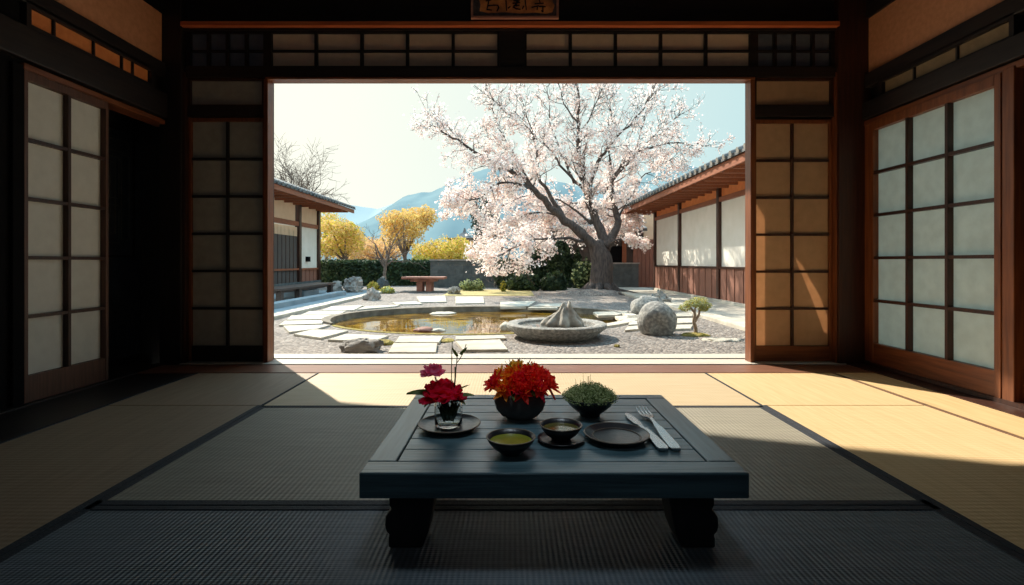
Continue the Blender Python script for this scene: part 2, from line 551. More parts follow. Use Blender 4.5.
struct('trim_10', (XL + .05, -2.285, YN, 3.69, -.10, -.004), M['darky'])

# threshold along the opening
struct('trim_11', (XL + .05, 2.61, 3.695, 3.965, -.10, .003), M['sillred'])
mb = MB()
mb.box(-2.6, 2.62, 4.0, 4.195, -.10, .004)
mb.box(-2.9, 2.9, 4.245, 4.44, -.16, .004)
tag(mb.build('trim_12', M['pale']), kind='structure')
struct('trim_13', (-2.8, 2.8, 3.965, 4.26, -.16, .0), M['black'])  # black strip standing in for the shade inside the sill grooves

# window strips high in the side walls
def strip_window(name, x, side, ys, z0, z1, mpane, mframe):
    root = empty(name, (x, (ys[0] + ys[-1]) / 2, z0), kind='structure')
    lx = -side * .0
    y0c = root.location.y
    fr = MB()
    fr.box(-.03, .03, ys[0] - .03 - y0c, ys[0] - y0c, -.03, z1 - z0 + .03)
    fr.box(-.03, .03, ys[-1] - y0c, ys[-1] + .03 - y0c, -.03, z1 - z0 + .03)
    fr.box(-.03, .03, ys[0] - y0c, ys[-1] - y0c, -.03, 0)
    fr.box(-.03, .03, ys[0] - y0c, ys[-1] - y0c, z1 - z0, z1 - z0 + .03)
    for y in ys[1:-1]:
        fr.box(-.02, .02, y - .007 - y0c, y + .007 - y0c, 0, z1 - z0)
    fr.build('window_frame', mframe, root)
    for a, b in zip(ys[:-1], ys[1:]):
        MB().box(-.006, .006, a + .007 - y0c, b - .007 - y0c, 0, z1 - z0).build('pane', mpane, root)
    return root

strip_window('window_1', XL - .0, -1, [2.90, 3.057, 3.348, 3.589, 3.692, 3.863], 2.145, 2.242, M['orange'], M['darky'])
strip_window('window_2', XR + .0, 1, [2.856, 3.204, 3.547, 3.839], 2.06, 2.15, mat('dim_brown_paper', (128, 106, 78), (140, 116, 86), scale=20, rough=.8), M['darky'])
struct('wall_left_1', (XL - .12, XL - .035, YN, YB + .2, 2.10, 2.40), M['dark'])
struct('wall_right_1', (XR + .035, XR + .12, YN, YB + .2, 2.02, 2.30), M['dark'])

# shoji builder: plane either 'x' (panel across the view) or 'y' (panel along the side wall)
def shoji(name, c, w, h, cols, rows, axis, face, m_fr, m_lat, m_pap, stile=.035, top=.045, bottom=.14, depth=.034,
          lat=.016, label=None, m_bot=None, pb=.012):
    """c: bottom centre. face: +1/-1 direction (along the thickness axis) the room lies in"""
    root = empty(name, c, label, 'sliding door', kind='structure')

    def bx(mb, u0, u1, t0, t1, z0, z1):
        if axis == 'x': mb.box(u0, u1, min(t0 * face, t1 * face), max(t0 * face, t1 * face), z0, z1)
        else: mb.box(min(t0 * face, t1 * face), max(t0 * face, t1 * face), u0, u1, z0, z1)
    hw = w / 2
    mb = MB()
    for s in (-1, 1):
        a, b = (-hw, -hw + stile) if s < 0 else (hw - stile, hw)
        bx(mb, a, b, -depth / 2, depth / 2, 0, h)
    bx(mb, -hw + stile, hw - stile, -depth / 2, depth / 2, h - top, h)
    mb.build('door_frame', m_fr, root, bevel=.002)
    mb = MB()
    bx(mb, -hw + stile, hw - stile, -depth / 2 + .006, depth / 2 - .004, 0, bottom)
    mb.build('bottom_rail', m_bot or m_fr, root, bevel=.002)
    mb = MB()
    iw = w - 2 * stile
    ih = h - top - bottom
    for i in range(1, cols):
        u = -hw + stile + iw * i / cols
        bx(mb, u - lat / 2, u + lat / 2, -depth / 2 + pb, depth / 2 - .004, bottom, h - top)
    for j in range(1, rows):
        z = bottom + ih * j / rows
        bx(mb, -hw + stile, hw - stile, -depth / 2 + pb, depth / 2 - .006, z - lat / 2, z + lat / 2)
    lattice = mb.build('lattice', m_lat, root)
    for i in range(cols):
        for j in range(rows):
            u0 = -hw + stile + iw * i / cols; u1 = u0 + iw / cols
            z0 = bottom + ih * j / rows; z1 = z0 + ih / rows
            mb = MB()
            bx(mb, u0, u1, -depth / 2 + pb - .003, -depth / 2 + pb, z0, z1)
            mb.build('paper_pane', m_pap, lattice)
    return root

# back wall screens either side of the opening
XO0, XO1 = -1.932, 1.888          # clear opening
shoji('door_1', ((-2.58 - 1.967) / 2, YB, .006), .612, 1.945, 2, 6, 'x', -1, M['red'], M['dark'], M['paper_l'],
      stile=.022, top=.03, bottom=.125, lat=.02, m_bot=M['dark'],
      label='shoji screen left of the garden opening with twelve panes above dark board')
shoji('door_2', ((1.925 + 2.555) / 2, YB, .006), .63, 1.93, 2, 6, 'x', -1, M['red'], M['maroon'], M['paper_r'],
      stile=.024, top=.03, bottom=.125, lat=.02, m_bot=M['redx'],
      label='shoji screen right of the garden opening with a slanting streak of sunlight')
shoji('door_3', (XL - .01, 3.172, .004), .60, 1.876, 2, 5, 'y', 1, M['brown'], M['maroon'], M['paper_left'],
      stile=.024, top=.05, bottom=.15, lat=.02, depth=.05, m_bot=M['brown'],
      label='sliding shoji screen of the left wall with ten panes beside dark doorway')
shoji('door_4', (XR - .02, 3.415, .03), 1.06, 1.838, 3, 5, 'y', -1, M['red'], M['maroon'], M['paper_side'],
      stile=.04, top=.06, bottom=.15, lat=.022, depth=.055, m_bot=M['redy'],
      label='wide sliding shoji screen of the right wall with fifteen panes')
# dark board door next to it
root = empty('door_5', (XR + .04, 2.53, .006), 'dark board sliding door at the right edge of the room', 'sliding door', kind='structure')
MB().box(-.03, .03, -.26, .28, .12, 1.86).build('door_panel', M['black'], root)
MB().box(-.035, .035, -.26, .28, 0, .12).build('bottom_rail', M['redy'], root)
struct('trim_14', (XR - .045, XR + .03, 2.81, 2.88, .006, 1.88), M['red'], .004)
struct('trim_15', (XL - .05, XL + .02, 2.80, 2.868, .004, 1.90), M['black'], .004)
struct('trim_16', (XR - .03, XR + .04, 3.965, 4.06, .006, 1.90), M['red'], .004)
# corner posts and jambs
struct('trim_17', (XL - .02, -2.60, YB - .08, YB + .1, -.02, ZC), M['dark'], .006)
struct('trim_18', (2.565, XR + .02, YB - .08, YB + .1, -.02, ZC), M['maroon'], .006)
struct('trim_19', (-1.966, XO0, YB - .05, YB + .05, .004, 2.25), M['red'], .003)
struct('trim_20', (XO1, 1.923, YB - .05, YB + .05, .004, 2.25), M['red'], .003)
struct('trim_21', (-2.61, -2.58, YB - .06, YB + .06, .0, 2.30), M['maroon'], .003)
struct('trim_22', (2.557, 2.59, YB - .06, YB + .06, .0, 2.30), M['red'], .003)
# head of the opening
struct('trim_23', (-2.60, 2.57, YB - .05, YB + .05, 2.264, 2.345), M['darkx'], .004)
struct('trim_24', (-1.952, 1.922, YB - .055, YB + .05, 2.245, 2.264), M['redx'], .003)
struct('trim_25', (-2.60, 2.57, YB - .05, YB + .09, 2.635, 2.70), M['darkx'], .004)
struct('trim_26', (-2.60, 2.57, YB - .09, YB + .0, 2.652, 2.688), wood('bright_red_timber', (196, 98, 58), (214, 116, 70), 'x', rough=.45), .003)
struct('wall_back', (-2.60, 2.57, YB - .02, YB + .1, 2.70, ZC), M['darkx'])
for k, (a, b) in enumerate(((-2.58, -1.966), (1.923, 2.557))):
    struct('trim_%d' % (27 + k), (a, b, YB - .035, YB + .05, 1.955, 2.04), M['darkx'], .003)
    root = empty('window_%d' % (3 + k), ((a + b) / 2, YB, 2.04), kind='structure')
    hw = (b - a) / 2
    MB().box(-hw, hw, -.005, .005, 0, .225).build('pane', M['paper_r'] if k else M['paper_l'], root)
    fr = MB()
    fr.box(-hw, -hw + .022, -.03, .03, 0, .225).box(hw - .022, hw, -.03, .03, 0, .225)
    fr.box(-hw, hw, -.03, .03, .205, .235).box(-hw, hw, -.03, .03, -.01, .012)
    fr.build('window_frame', M['maroon'], root)
# transom lattices
def transom(name, x0, x1, cols, mpane, mbar):
    z0, z1 = 2.345, 2.637
    root = empty(name, ((x0 + x1) / 2, YB, z0), kind='structure')
    hw = (x1 - x0) / 2
    h = z1 - z0
    mb = MB()
    mb.box(-hw - .02, -hw + .012, -.03, .03, 0, h).box(hw - .012, hw + .02, -.03, .03, 0, h)
    mb.box(-hw, hw, -.03, .03, 0, .014).box(-hw, hw, -.03, .03, h - .014, h)
    for i in range(1, cols):
        u = -hw + 2 * hw * i / cols
        mb.box(u - .012, u + .012, -.026, .02, .014, h - .014)
    mb.box(-hw, hw, -.02, .018, h * .47 - .008, h * .47 + .008)
    mb.build('lattice', mbar, root)
    for i in range(cols):
        MB().box(-hw + 2 * hw * i / cols, -hw + 2 * hw * (i + 1) / cols, .0, .004, .014, h - .014).build('pane', mpane, root)
transom('window_5', -2.57, -1.965, 4, M['smoked'], M['darkx'])
transom('window_6', -1.925, -.105, 5, M['paper_back'], M['darkx'])
transom('window_7', .105, 1.905, 5, M['paper_back'], M['darkx'])
transom('window_8', 1.945, 2.55, 4, M['smoked'], M['darkx'])
struct('trim_29', (-.10, .10, YB - .04, YB + .08, 2.34, 2.64), M['darkx'], .004)
# unseen boards added to keep sun off the back screens; boarding over the transom
struct('sun_shield_1', (XL - .3, -1.97, YB + .10, YB + .14, -.12, 2.33), M['dark'])
slit = [((px - 512) * YB / F - .085, EYE - (py - HZ) * YB / F + .12) for px, py in ((796, 258), (804, 268), (822, 299), (829, 318), (829, 336), (825, 333), (815, 305))]  # slit added so the sun throws a streak on the right screen
zt_, zb_ = slit[0][1], slit[4][1]
mb = MB()
mb.box(1.955, XR + .3, YB + .105, YB + .113, zt_, 2.33).box(1.955, XR + .3, YB + .105, YB + .113, -.12, zb_)
mb.prism([(1.955, zb_), (slit[4][0], zb_), slit[5], slit[6], slit[0], (1.955, zt_)], 'y', YB + .105, YB + .113)
mb.prism([(XR + .3, zb_), (XR + .3, zt_), slit[0], slit[1], slit[2], slit[3], slit[4]], 'y', YB + .105, YB + .113)
tag(mb.build('sun_shield_2', M['dark']), kind='structure')
struct('wall_back_3', (XL - .3, XR + .3, YB + .10, YB + .14, 2.32, ZC + .1), M['dark'])

# adjoining dark room beyond the left doorway
mb = MB()
mb.box(-3.42, -3.38, 1.0, 4.75, -.1, 2.5)
mb.box(-3.42, XL - .1, 4.70, 4.75, -.1, 2.5)
mb.box(-3.42, XL - .1, 1.0, 1.05, -.1, 2.5)
mb.box(-3.42, XL - .1, 1.0, 4.75, 2.45, 2.5)
tag(mb.build('wall_side_room', M['roomwall']), kind='structure')
struct('floor_side_room', (-3.42, XL - .2, 1.0, 4.75, -.14, -.03), M['boards'])
struct('wall_side_room_end', (XL - .12, XL - .05, YB + .1, 4.75, -.1, 2.5), M['roomwall'])
root = empty('fret_panel', (-3.37, 4.36, .84), 'dim carved fret panel on the wall through the dark left doorway', 'wall panel')
mb = MB()
W2, H2 = .20, 1.10
mb.box(-.01, .012, -W2, -W2 + .018, 0, H2).box(-.01, .012, W2 - .018, W2, 0, H2).box(-.01, .012, -W2, W2, 0, .018).box(-.01, .012, -W2, W2, H2 - .018, H2)
mb.build('panel_frame', M['signdark'], root)
box_obj('panel_board', (-.01, 0, -W2, W2, 0, H2), M['roomwall'], root)
mb = MB()
for q, (a, b, c, d) in enumerate(((-.12, .12, .9, 1.0), (-.14, .02, .5, .85), (.05, .14, .15, .88), (-.14, .02, .12, .44), (-.08, -.02, .2, .8))):
    t = .007
    mb.box(0, .009, a, b, c, c + t).box(0, .009, a, b, d, d + t).box(0, .009, a, a + t, c, d).box(0, .009, b, b + t, c, d)
mb.build('fretwork', mat('fret_pale', (150, 146, 140), (170, 166, 160), scale=10, rough=.7), root)

# unseen gabled blocker added before the opening to shape the sun patch
prof = [(-6.5, 2.75), (-4.45, 2.75), (-3.30, 3.22), (-1.82, 3.78), (-.338, 4.47), (.75, 2.95), (5.5, 2.95)]
top = [(x, z + .14) for x, z in prof][::-1]
root = empty('sun_blocker_gable', (0, 4.3, 2.75), kind='structure')
mb = MB()
n = len(prof)
for i in range(n - 1):
    (xa, za), (xb, zb) = prof[i], prof[i + 1]
    mb.prism([(xa, za - 2.75), (xb, zb - 2.75), (xb, zb - 2.6), (xa, za - 2.6)], 'y', -.06, 1.70)
mb.build('blocker_slab', M['beam'], root)
mb = MB()
mb.prism([(x, z - 2.75) for x, z in [(-6.5, 2.8), (-4.45, 2.8), (-3.30, 3.27), (-1.82, 3.83), (-.338, 4.52), (.75, 3.0), (5.5, 3.0), (5.5, 2.5), (-6.5, 2.5)]], 'y', -.16, -.06)
mb.build('blocker_board', M['beam'], root)

# ------------------------------------------------------------------ tatami
def tatami(x0, x1, y0, y1, m, bands, label):
    root = empty('tatami_mat', ((x0 + x1) / 2, (y0 + y1) / 2, -.052), label, 'tatami mat', 'tatami mats of the room floor')
    cx, cy = root.location.x, root.location.y
    g = .003
    MB().box(x0 + g - cx, x1 - g - cx, y0 + g - cy, y1 - g - cy, 0, .052).build('mat_surface', m, root, bevel=.004)
    for side, w, mm in bands:
        if side == 'l': b = (x0 + g, x0 + w, y0 + g, y1 - g)
        if side == 'r': b = (x1 - w, x1 - g, y0 + g, y1 - g)
        if side == 'f': b = (x0 + g, x1 - g, y0 + g, y0 + w)
        if side == 'b': b = (x0 + g, x1 - g, y1 - w, y1 - g)
        MB().box(b[0] - cx - .001, b[1] - cx + .001, b[2] - cy - .001, b[3] - cy + .001, .03, .0545).build('border_band', mm, root, bevel=.002)
    return root

BF, BB = M['bandf'], M['bandb']
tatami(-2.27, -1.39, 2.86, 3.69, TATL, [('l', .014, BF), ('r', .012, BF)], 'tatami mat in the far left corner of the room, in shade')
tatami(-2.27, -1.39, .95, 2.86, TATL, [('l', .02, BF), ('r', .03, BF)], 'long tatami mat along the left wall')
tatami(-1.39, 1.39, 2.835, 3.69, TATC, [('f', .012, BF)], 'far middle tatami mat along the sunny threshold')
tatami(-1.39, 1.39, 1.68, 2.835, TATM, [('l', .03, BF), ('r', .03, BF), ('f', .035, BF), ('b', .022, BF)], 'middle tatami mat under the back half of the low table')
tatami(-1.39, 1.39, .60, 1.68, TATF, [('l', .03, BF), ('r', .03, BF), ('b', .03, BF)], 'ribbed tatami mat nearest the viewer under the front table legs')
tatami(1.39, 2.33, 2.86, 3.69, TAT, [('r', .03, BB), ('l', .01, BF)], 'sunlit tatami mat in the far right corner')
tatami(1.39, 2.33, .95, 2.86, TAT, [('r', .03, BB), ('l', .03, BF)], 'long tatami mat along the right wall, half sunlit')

# ------------------------------------------------------------------ low table
TZ = .256
root = empty('low_table', (.105, 1.71, .0025), 'low dark slate-coloured wooden table with plank top and stout legs', 'table')
ox, oy = .105, 1.71
X0, X1, Y0, Y1 = -.395 - ox, .613 - ox, 1.32 - oy, 2.102 - oy
zt = TZ - .0025
zb = zt - .067
mb = MB()
br = .078
MB().box(X0, X1, Y0, Y0 + br, zb, zt).build('edge_board', M['slate'], root, bevel=.004)
MB().box(X0, X1, Y1 - .055, Y1, zb, zt).build('edge_board', M['slate'], root, bevel=.004)
MB().box(X0, X0 + br, Y0 + br + .0015, Y1 - .0565, zb, zt).build('end_board', M['slatey'], root, bevel=.004)
MB().box(X1 - br, X1, Y0 + br + .0015, Y1 - .0565, zb, zt).build('end_board', M['slatey'], root, bevel=.004)
py0, py1 = Y0 + br + .004, Y1 - .055 - .004
npl = 7
for i in range(npl):
    a = py0 + (py1 - py0) * i / npl
    b = py0 + (py1 - py0) * (i + 1) / npl
    MB().box(X0 + br + .004, X1 - br - .004, a + .002, b - .002, zb + .015, zt - .002).build('plank', M['slate'], root, bevel=.002)
box_obj('under_board', (X0 + .02, X1 - .02, Y0 + .02, Y1 - .02, zb + .004, zb + .014), M['leg'], root)
def leg_profile(s):
    # outline in (x,z); s=+1 right leg (outer side is +x)
    o = [(-.075, zb + .004), (.06, zb + .004), (.06, .118), (.052, .108), (.062, .098), (.07, .085), (.072, .062), (.068, .045), (.058, .036),
         (.062, .028), (.062, 0), (-.032, 0), (-.048, .04), (-.06, .10)]
    return [(x * s, z) for x, z in o] if s > 0 else [(-x, z) for x, z in o][::-1]
for s, x in ((-1, -.283 - ox), (1, .505 - ox)):
    for y in (1.425, 1.93):
        MB().prism([(px + x, pz) for px, pz in leg_profile(s)], 'y', y - oy, y + .11 - oy).build('leg', M['leg'], root, bevel=.006)
# apron between the legs set back underneath
for ya_ in (1.50, 1.97):
    MB().box(-.283 - ox, .505 - ox, ya_ - oy, ya_ + .025 - oy, zb - .025, zb + .004).build('apron', M['leg'], root)

TT = TZ + .0005
# ------------------------------------------------------------------ things on the table
def plate_prof(r, h, foot, t=.006):
    return [(foot, 0), (r * .82, h * .25), (r, h), (r - t * .8, h), (r * .80, h * .45), (r * .72, h * .42), (.0001, h * .42)]

# saucer with the glass vase
sx, sy = -.205, 1.678
root = empty('saucer', (sx, sy, TT), 'round dark saucer under the glass flower vase', 'saucer')
part_ = MB().lathe([(.06, 0), (.088, .005), (.102, .016), (.098, .018), (.084, .010), (.076, .009), (.0001, .009)], seg=56).build('dish', M['ceramic'], root, smooth=True, autosmooth=50)
MB().lathe([(.098, .0172), (.102, .0157), (.1028, .0172), (.101, .0188), (.0975, .0186), (.098, .0172)], seg=56).build('rim', M['rim'], part_, smooth=True)

vb = TT + .0095
root = empty('flower_vase', (sx - .003, sy, vb), 'small clear glass vase holding a red peony, a pink bloom and thin stems', 'vase')
vp = [(.0001, 0), (.040, 0), (.0455, .006), (.0465, .04), (.0455, .072), (.040, .082), (.041, .088), (.037, .088), (.036, .082), (.0415, .071), (.0425, .04), (.0415, .012), (.036, .008), (.0001, .008)]
MB().lathe(vp, seg=48).build('glass_jar', M['glass'], root, smooth=True)
rr = random.Random(3)
def curve_pts(a, b, bow, n=7):
    a, b, bow = Vector(a), Vector(b), Vector(bow)
    return [a.lerp(b, t) + bow * math.sin(t * math.pi) for t in [i / (n - 1) for i in range(n)]]
stems = MB()
for (bx_, by_, tx, ty, tz, r_) in ((.01, .0, -.012, .0, .10, .0035), (-.008, .006, -.045, .01, .155, .003), (.012, -.006, .012, .0, .275, .0016),
                                   (.004, .01, .026, .02, .22, .0018), (-.012, -.008, -.03, .0, .1, .003), (.016, .01, .045, .005, .105, .002)):
    stems.tube(curve_pts((bx_, by_, .012), (tx, ty, tz), (rr.uniform(-.008, .008), 0, 0)), r_, 6)
stems.tube(curve_pts((.026, .02, .20), (.056, .02, .262), (.004, 0, 0)), .0015, 5)
stems.tube(curve_pts((.018, .0, .12), (.022, .0, .19), (.002, 0, 0)), .003, 6)
for k in range(16):
    a = k * 2.4
    petal(stems, (math.cos(a) * .012, math.sin(a) * .012, .012 + .003 * (k % 4)), (math.cos(a) * .3, math.sin(a) * .3, 1), (math.cos(a), math.sin(a), 0), .06, .02, .1, tip=1, nu=2, nv=4)
stems.build('stem', M['stem'], root, smooth=True)

def peony(c, r, rng, n=46):
    mb = MB()
    c = Vector(c)
    for k in range(n):
        f = k / n                      # 0 = heart, 1 = outer
        a = k * 2.39996
        el = math.radians(82 - 92 * f + rng.uniform(-8, 8))
        d = Vector((math.cos(a) * math.cos(el), math.sin(a) * math.cos(el), math.sin(el)))
        up = Vector((-math.cos(a) * math.sin(el), -math.sin(a) * math.sin(el), math.cos(el)))
        L = r * (.62 + .38 * f) * rng.uniform(.9, 1.1)
        petal(mb, c + d * r * .10 - Vector((0, 0, r * .18)), d, up, L, r * (.62 + .35 * f), .22 - .1 * f, ruff=r * .035)
    return mb
o = peony((-.018, 0, .098), .072, random.Random(5), 60).build('bloom', M['petal_red'], root, smooth=True); o['label'] = 'large crimson peony bloom'
o = peony((-.052, .012, .168), .044, random.Random(9), 34).build('bloom', M['petal_pink'], root, smooth=True); o['label'] = 'smaller pink bloom'
def leaf_obj(base, d, up, L, W, par, m=None):
    mb = MB(); petal(mb, base, d, up, L, W, -.15, tip=1); return mb.build('leaf', m or M['leaf'], par, smooth=True)
leaf_obj((-.05, -.005, .098), (-1, -.2, .22), (0, -.3, 1), .085, .04, root)
leaf_obj((.03, .0, .092), (1, -.1, .22), (0, -.3, 1), .055, .025, root)
leaf_obj((.025, .0, .085), (.9, -.6, -.25), (0, -.3, 1), .04, .02, root)
leaf_obj((-.05, .0, .085), (-.7, -.6, -.45), (0, -.3, 1), .04, .02, root)
leaf_obj((.03, .018, .222), (-.6, -.1, .8), (-.6, -.6, .4), .035, .014, root)
leaf_obj((.036, .018, .228), (.7, -.1, .7), (.3, -.8, .4), .035, .012, root)
leaf_obj((.034, .01, .112), (.9, -.2, .6), (0, -.5, .9), .04, .010, root)

# round pot of chrysanthemums
root = empty('flower_pot', (.028, 1.80, TT), 'round dark clay pot full of red and orange flowers', 'flower pot')
MB().lathe([(.0001, 0), (.045, 0), (.066, .010), (.083, .030), (.090, .054), (.086, .078), (.074, .098), (.066, .103), (.060, .100), (.066, .08), (.0001, .075)], seg=56).build('pot', M['pot'], root, smooth=True)
rr = random.Random(21)
def mum(c, nrm, r, rng, n=26):
    mb = MB()
    n_ = Vector(nrm).normalized()
    a0 = n_.orthogonal().normalized(); b0 = n_.cross(a0)
    for k in range(n):
        f = k / n
        a = k * 2.39996
        el = math.radians(75 - 80 * f + rng.uniform(-8, 8))
        h = a0 * math.cos(a) + b0 * math.sin(a)
        d = h * math.cos(el) + n_ * math.sin(el)
        up = -h * math.sin(el) + n_ * math.cos(el)
        petal(mb, Vector(c), d, up, r * (.6 + .4 * f) * rng.uniform(.85, 1.12), r * .46, .10, tip=1, nu=2, nv=5, mi=0 if rng.random() < .8 else 1)
    return mb
spots = [(-.078, -.02, .128, 0), (-.045, -.055, .118, 1), (.005, -.062, .116, 0), (.055, -.05, .118, 0), (.088, -.01, .122, 0), (-.03, -.02, .152, 1),
         (.02, -.02, .16, 0), (.062, -.005, .15, 0), (-.06, .03, .14, 2), (-.01, .03, .165, 2), (.045, .035, .155, 1), (.08, .035, .13, 0), (-.005, -.04, .14, 0), (.035, -.045, .135, 3), (-.015, .06, .145, 3)]
pm = {0: [M['petal_scar'], M['petal_red']], 1: [M['petal_or'], M['petal_scar']], 2: [M['petal_yel'], M['petal_or']], 3: [M['petal_scar'], M['petal_or']]}
for x, y, z, k in spots:
    mum((x * 1.06, y, z - .010), (x * 1.2, y * 1.2 - .02, z - .055), .056, rr).build('bloom', pm[k], root, smooth=True)
for a in range(9):
    an = a * 2 * math.pi / 9 + .3
    leaf_obj((math.cos(an) * .055, math.sin(an) * .055, .100), (math.cos(an), math.sin(an), -.1 + rr.uniform(-.2, .2)), (0, 0, 1), .052, .024, root)
for a in range(8):
    an = a * .785
    leaf_obj((math.cos(an) * .03, math.sin(an) * .03 + .02, .165), (math.cos(an), math.sin(an) * .5, .9), (math.cos(an), math.sin(an), -.5), .035, .008, root)
MB().lathe([(.0001, .14), (.05, .13), (.066, .10), (.0001, .09)], seg=20).build('foliage_heart', M['stem'], root, smooth=True)

# bowl of fine green plants
root = empty('planted_bowl', (.277, 1.82, TT), 'dark flared bowl with a mound of fine green plants', 'plant bowl')
part_ = MB().lathe([(.0001, 0), (.036, 0), (.038, .008), (.05, .016), (.074, .038), (.084, .056), (.094, .062), (.095, .066), (.088, .066), (.078, .058), (.066, .04), (.0001, .036)], seg=56).build('bowl', M['ceramic'], root, smooth=True, autosmooth=60)
rg = np.random.default_rng(4)
th = rg.random(1700) * 2 * np.pi; rad = np.sqrt(rg.random(1700)) * .076
mb = MB()
for t, q in zip(th, rad):
    bx_, by_ = q * math.cos(t), q * math.sin(t)
    h = .058 + .052 * (1 - (q / .08) ** 2) * rg.uniform(.75, 1.15)
    lean = q * .28
    tip = Vector((bx_ + math.cos(t) * lean + rg.normal() * .006, by_ + math.sin(t) * lean + rg.normal() * .006, h))
    b = Vector((bx_ * .9, by_ * .9, .04))
    w = Vector((rg.normal(), rg.normal(), 0)).normalized() * .0012
    mi = int(rg.random() < .62)
    mb.add([b - w, b + w, tip], [(0, 1, 2)], mi)
    for q2 in (.7, .82, .93, 1.0):
        p = b.lerp(tip, q2); s = Vector((rg.normal(), rg.normal(), rg.normal() * .6 + .3)).normalized() * .0055
        w2 = s.orthogonal().normalized() * .002
        mb.add([p, p + s * .5 + w2, p + s, p + s * .5 - w2], [(0, 1, 2, 3)], mi)
for k in range(7):
    t = rg.random() * 6.28; q = rg.random() * .05
    mb.tube([(q * math.cos(t), q * math.sin(t), .05), (q * 1.2 * math.cos(t), q * 1.2 * math.sin(t), rg.uniform(.125, .145))], [.0009, .0006], 4, mi=1)
o = mb.build('fine_plants', [M['leaf'], M['leafpale']], root); o['kind'] = 'stuff'
MB().lathe([(.0001, .062), (.04, .058), (.07, .048), (.0001, .04)], seg=24).build('moss_mound', M['stem'], root, smooth=True)

# tea bowls
def tea_bowl(x, y, z, r, h, mt, label):
    root = empty('tea_bowl', (x, y, z), label, 'tea bowl', 'tea bowls on the low table')
    k = r / .07
    part_ = MB().lathe([(.0001, 0), (.030 * k, 0), (.033 * k, .004), (.050 * k, h * .35), (.064 * k, h * .72), (.070 * k, h), (.0665 * k, h), (.061 * k, h * .74), (.048 * k, h * .42), (.0001, h * .3)], seg=56).build('bowl', M['ceramic'], root, smooth=True)
    MB().lathe([(.0665 * k, h), (.070 * k, h - .001), (.0712 * k, h + .0005), (.0695 * k, h + .0018), (.0665 * k, h + .0012), (.0665 * k, h)], seg=56).build('rim', M['rim'], part_, smooth=True)
    MB().lathe([(.0610 * k, h * .735), (.0001, h * .74)], seg=48).build('tea', mt, part_, smooth=True)
    return root
tea_bowl(-.003, 1.46, TT, .070, .046, M['tea'], 'black tea bowl of bright green tea at the table front, on bare wood')
root = empty('saucer', (.149, 1.556, TT), 'dark saucer beneath the second tea bowl', 'saucer')
part_ = MB().lathe([(.0001, 0), (.045, 0), (.062, .004), (.072, .010), (.0705, .0115), (.060, .0065), (.0001, .006)], seg=48).build('dish', M['ceramic'], root, smooth=True)
tea_bowl(.149, 1.556, TT + .0065, .064, .043, M['tea2'], 'black tea bowl of brownish tea standing on a saucer')
root = empty('dinner_plate', (.321, 1.573, TT), 'empty round black plate beside the fork and knife', 'plate')
part_ = MB().lathe([(.0001, 0), (.068, 0), (.088, .006), (.099, .018), (.096, .020), (.080, .0125), (.072, .009), (.066, .008), (.0001, .008)], seg=64).build('dish', M['ceramic'], root, smooth=True, autosmooth=50)
MB().lathe([(.0955, .0192), (.099, .0175), (.1, .019), (.0982, .0208), (.0952, .0205), (.0955, .0192)], seg=64).build('rim', M['rim'], part_, smooth=True)
MB().lathe([(.0735, .0096), (.071, .0092), (.070, .0102), (.0725, .0110), (.0742, .0106), (.0735, .0096)], seg=64).build('inner_ring', M['rim'], part_, smooth=True)

# cutlery
def flat_strip(mb, pts, zs, t):
    """pts: list of (y, halfwidth, xoff)"""
    n = len(pts)
    vs = []
    for (y, w, xo), z in zip(pts, zs):
        vs += [(xo - w, y, z), (xo + w, y, z), (xo + w, y, z + t), (xo - w, y, z + t)]
    fs = [(0, 1, 2, 3), tuple(4 * (n - 1) + i for i in (3, 2, 1, 0))]
    for i in range(n - 1):
        for k in range(4):
            fs.append((4 * i + k, 4 * i + 4 + k, 4 * i + 4 + (k + 1) % 4, 4 * i + (k + 1) % 4))
    mb.add(vs, fs)
root = empty('fork', (.472, 1.675, TT), 'steel fork lying right of the knife, tines away from the viewer', 'fork')
mb = MB()
flat_strip(mb, [(-.205, .013, 0), (-.19, .0165, 0), (-.10, .0155, 0), (-.02, .011, 0)], [.0, .0, .002, .006], .009)
mb.build('handle', M['metal'], root, bevel=.002)
mb = MB()
flat_strip(mb, [(-.02, .010, 0), (.02, .006, 0), (.065, .006, 0), (.085, .016, 0), (.105, .021, 0), (.12, .022, 0)], [.007, .010, .011, .009, .007, .006], .004)
for k in range(4):
    x = -.0185 + k * .0123
    flat_strip(mb, [(.118, .0042, x), (.16, .0034, x), (.198, .0018, x)], [.006, .007, .013], .003)
mb.build('head', M['metal'], root, bevel=.0008)
root = empty('table_knife', (.428, 1.645, TT), 'steel knife lying between the black plate and the fork', 'knife')
mb = MB()
flat_strip(mb, [(-.178, .013, .008), (-.165, .0165, .008), (-.08, .0155, .003), (.0, .010, -.003)], [.0, .0, .001, .002], .010)
mb.build('handle', M['metal'], root, bevel=.002)
mb = MB()
flat_strip(mb, [(.0, .006, -.003), (.04, .006, -.006), (.06, .012, -.009), (.12, .0145, -.014), (.165, .010, -.018), (.182, .003, -.02)], [.004, .005, .004, .003, .002, .002], .003)
mb.build('blade', M['metal'], root, bevel=.0006)

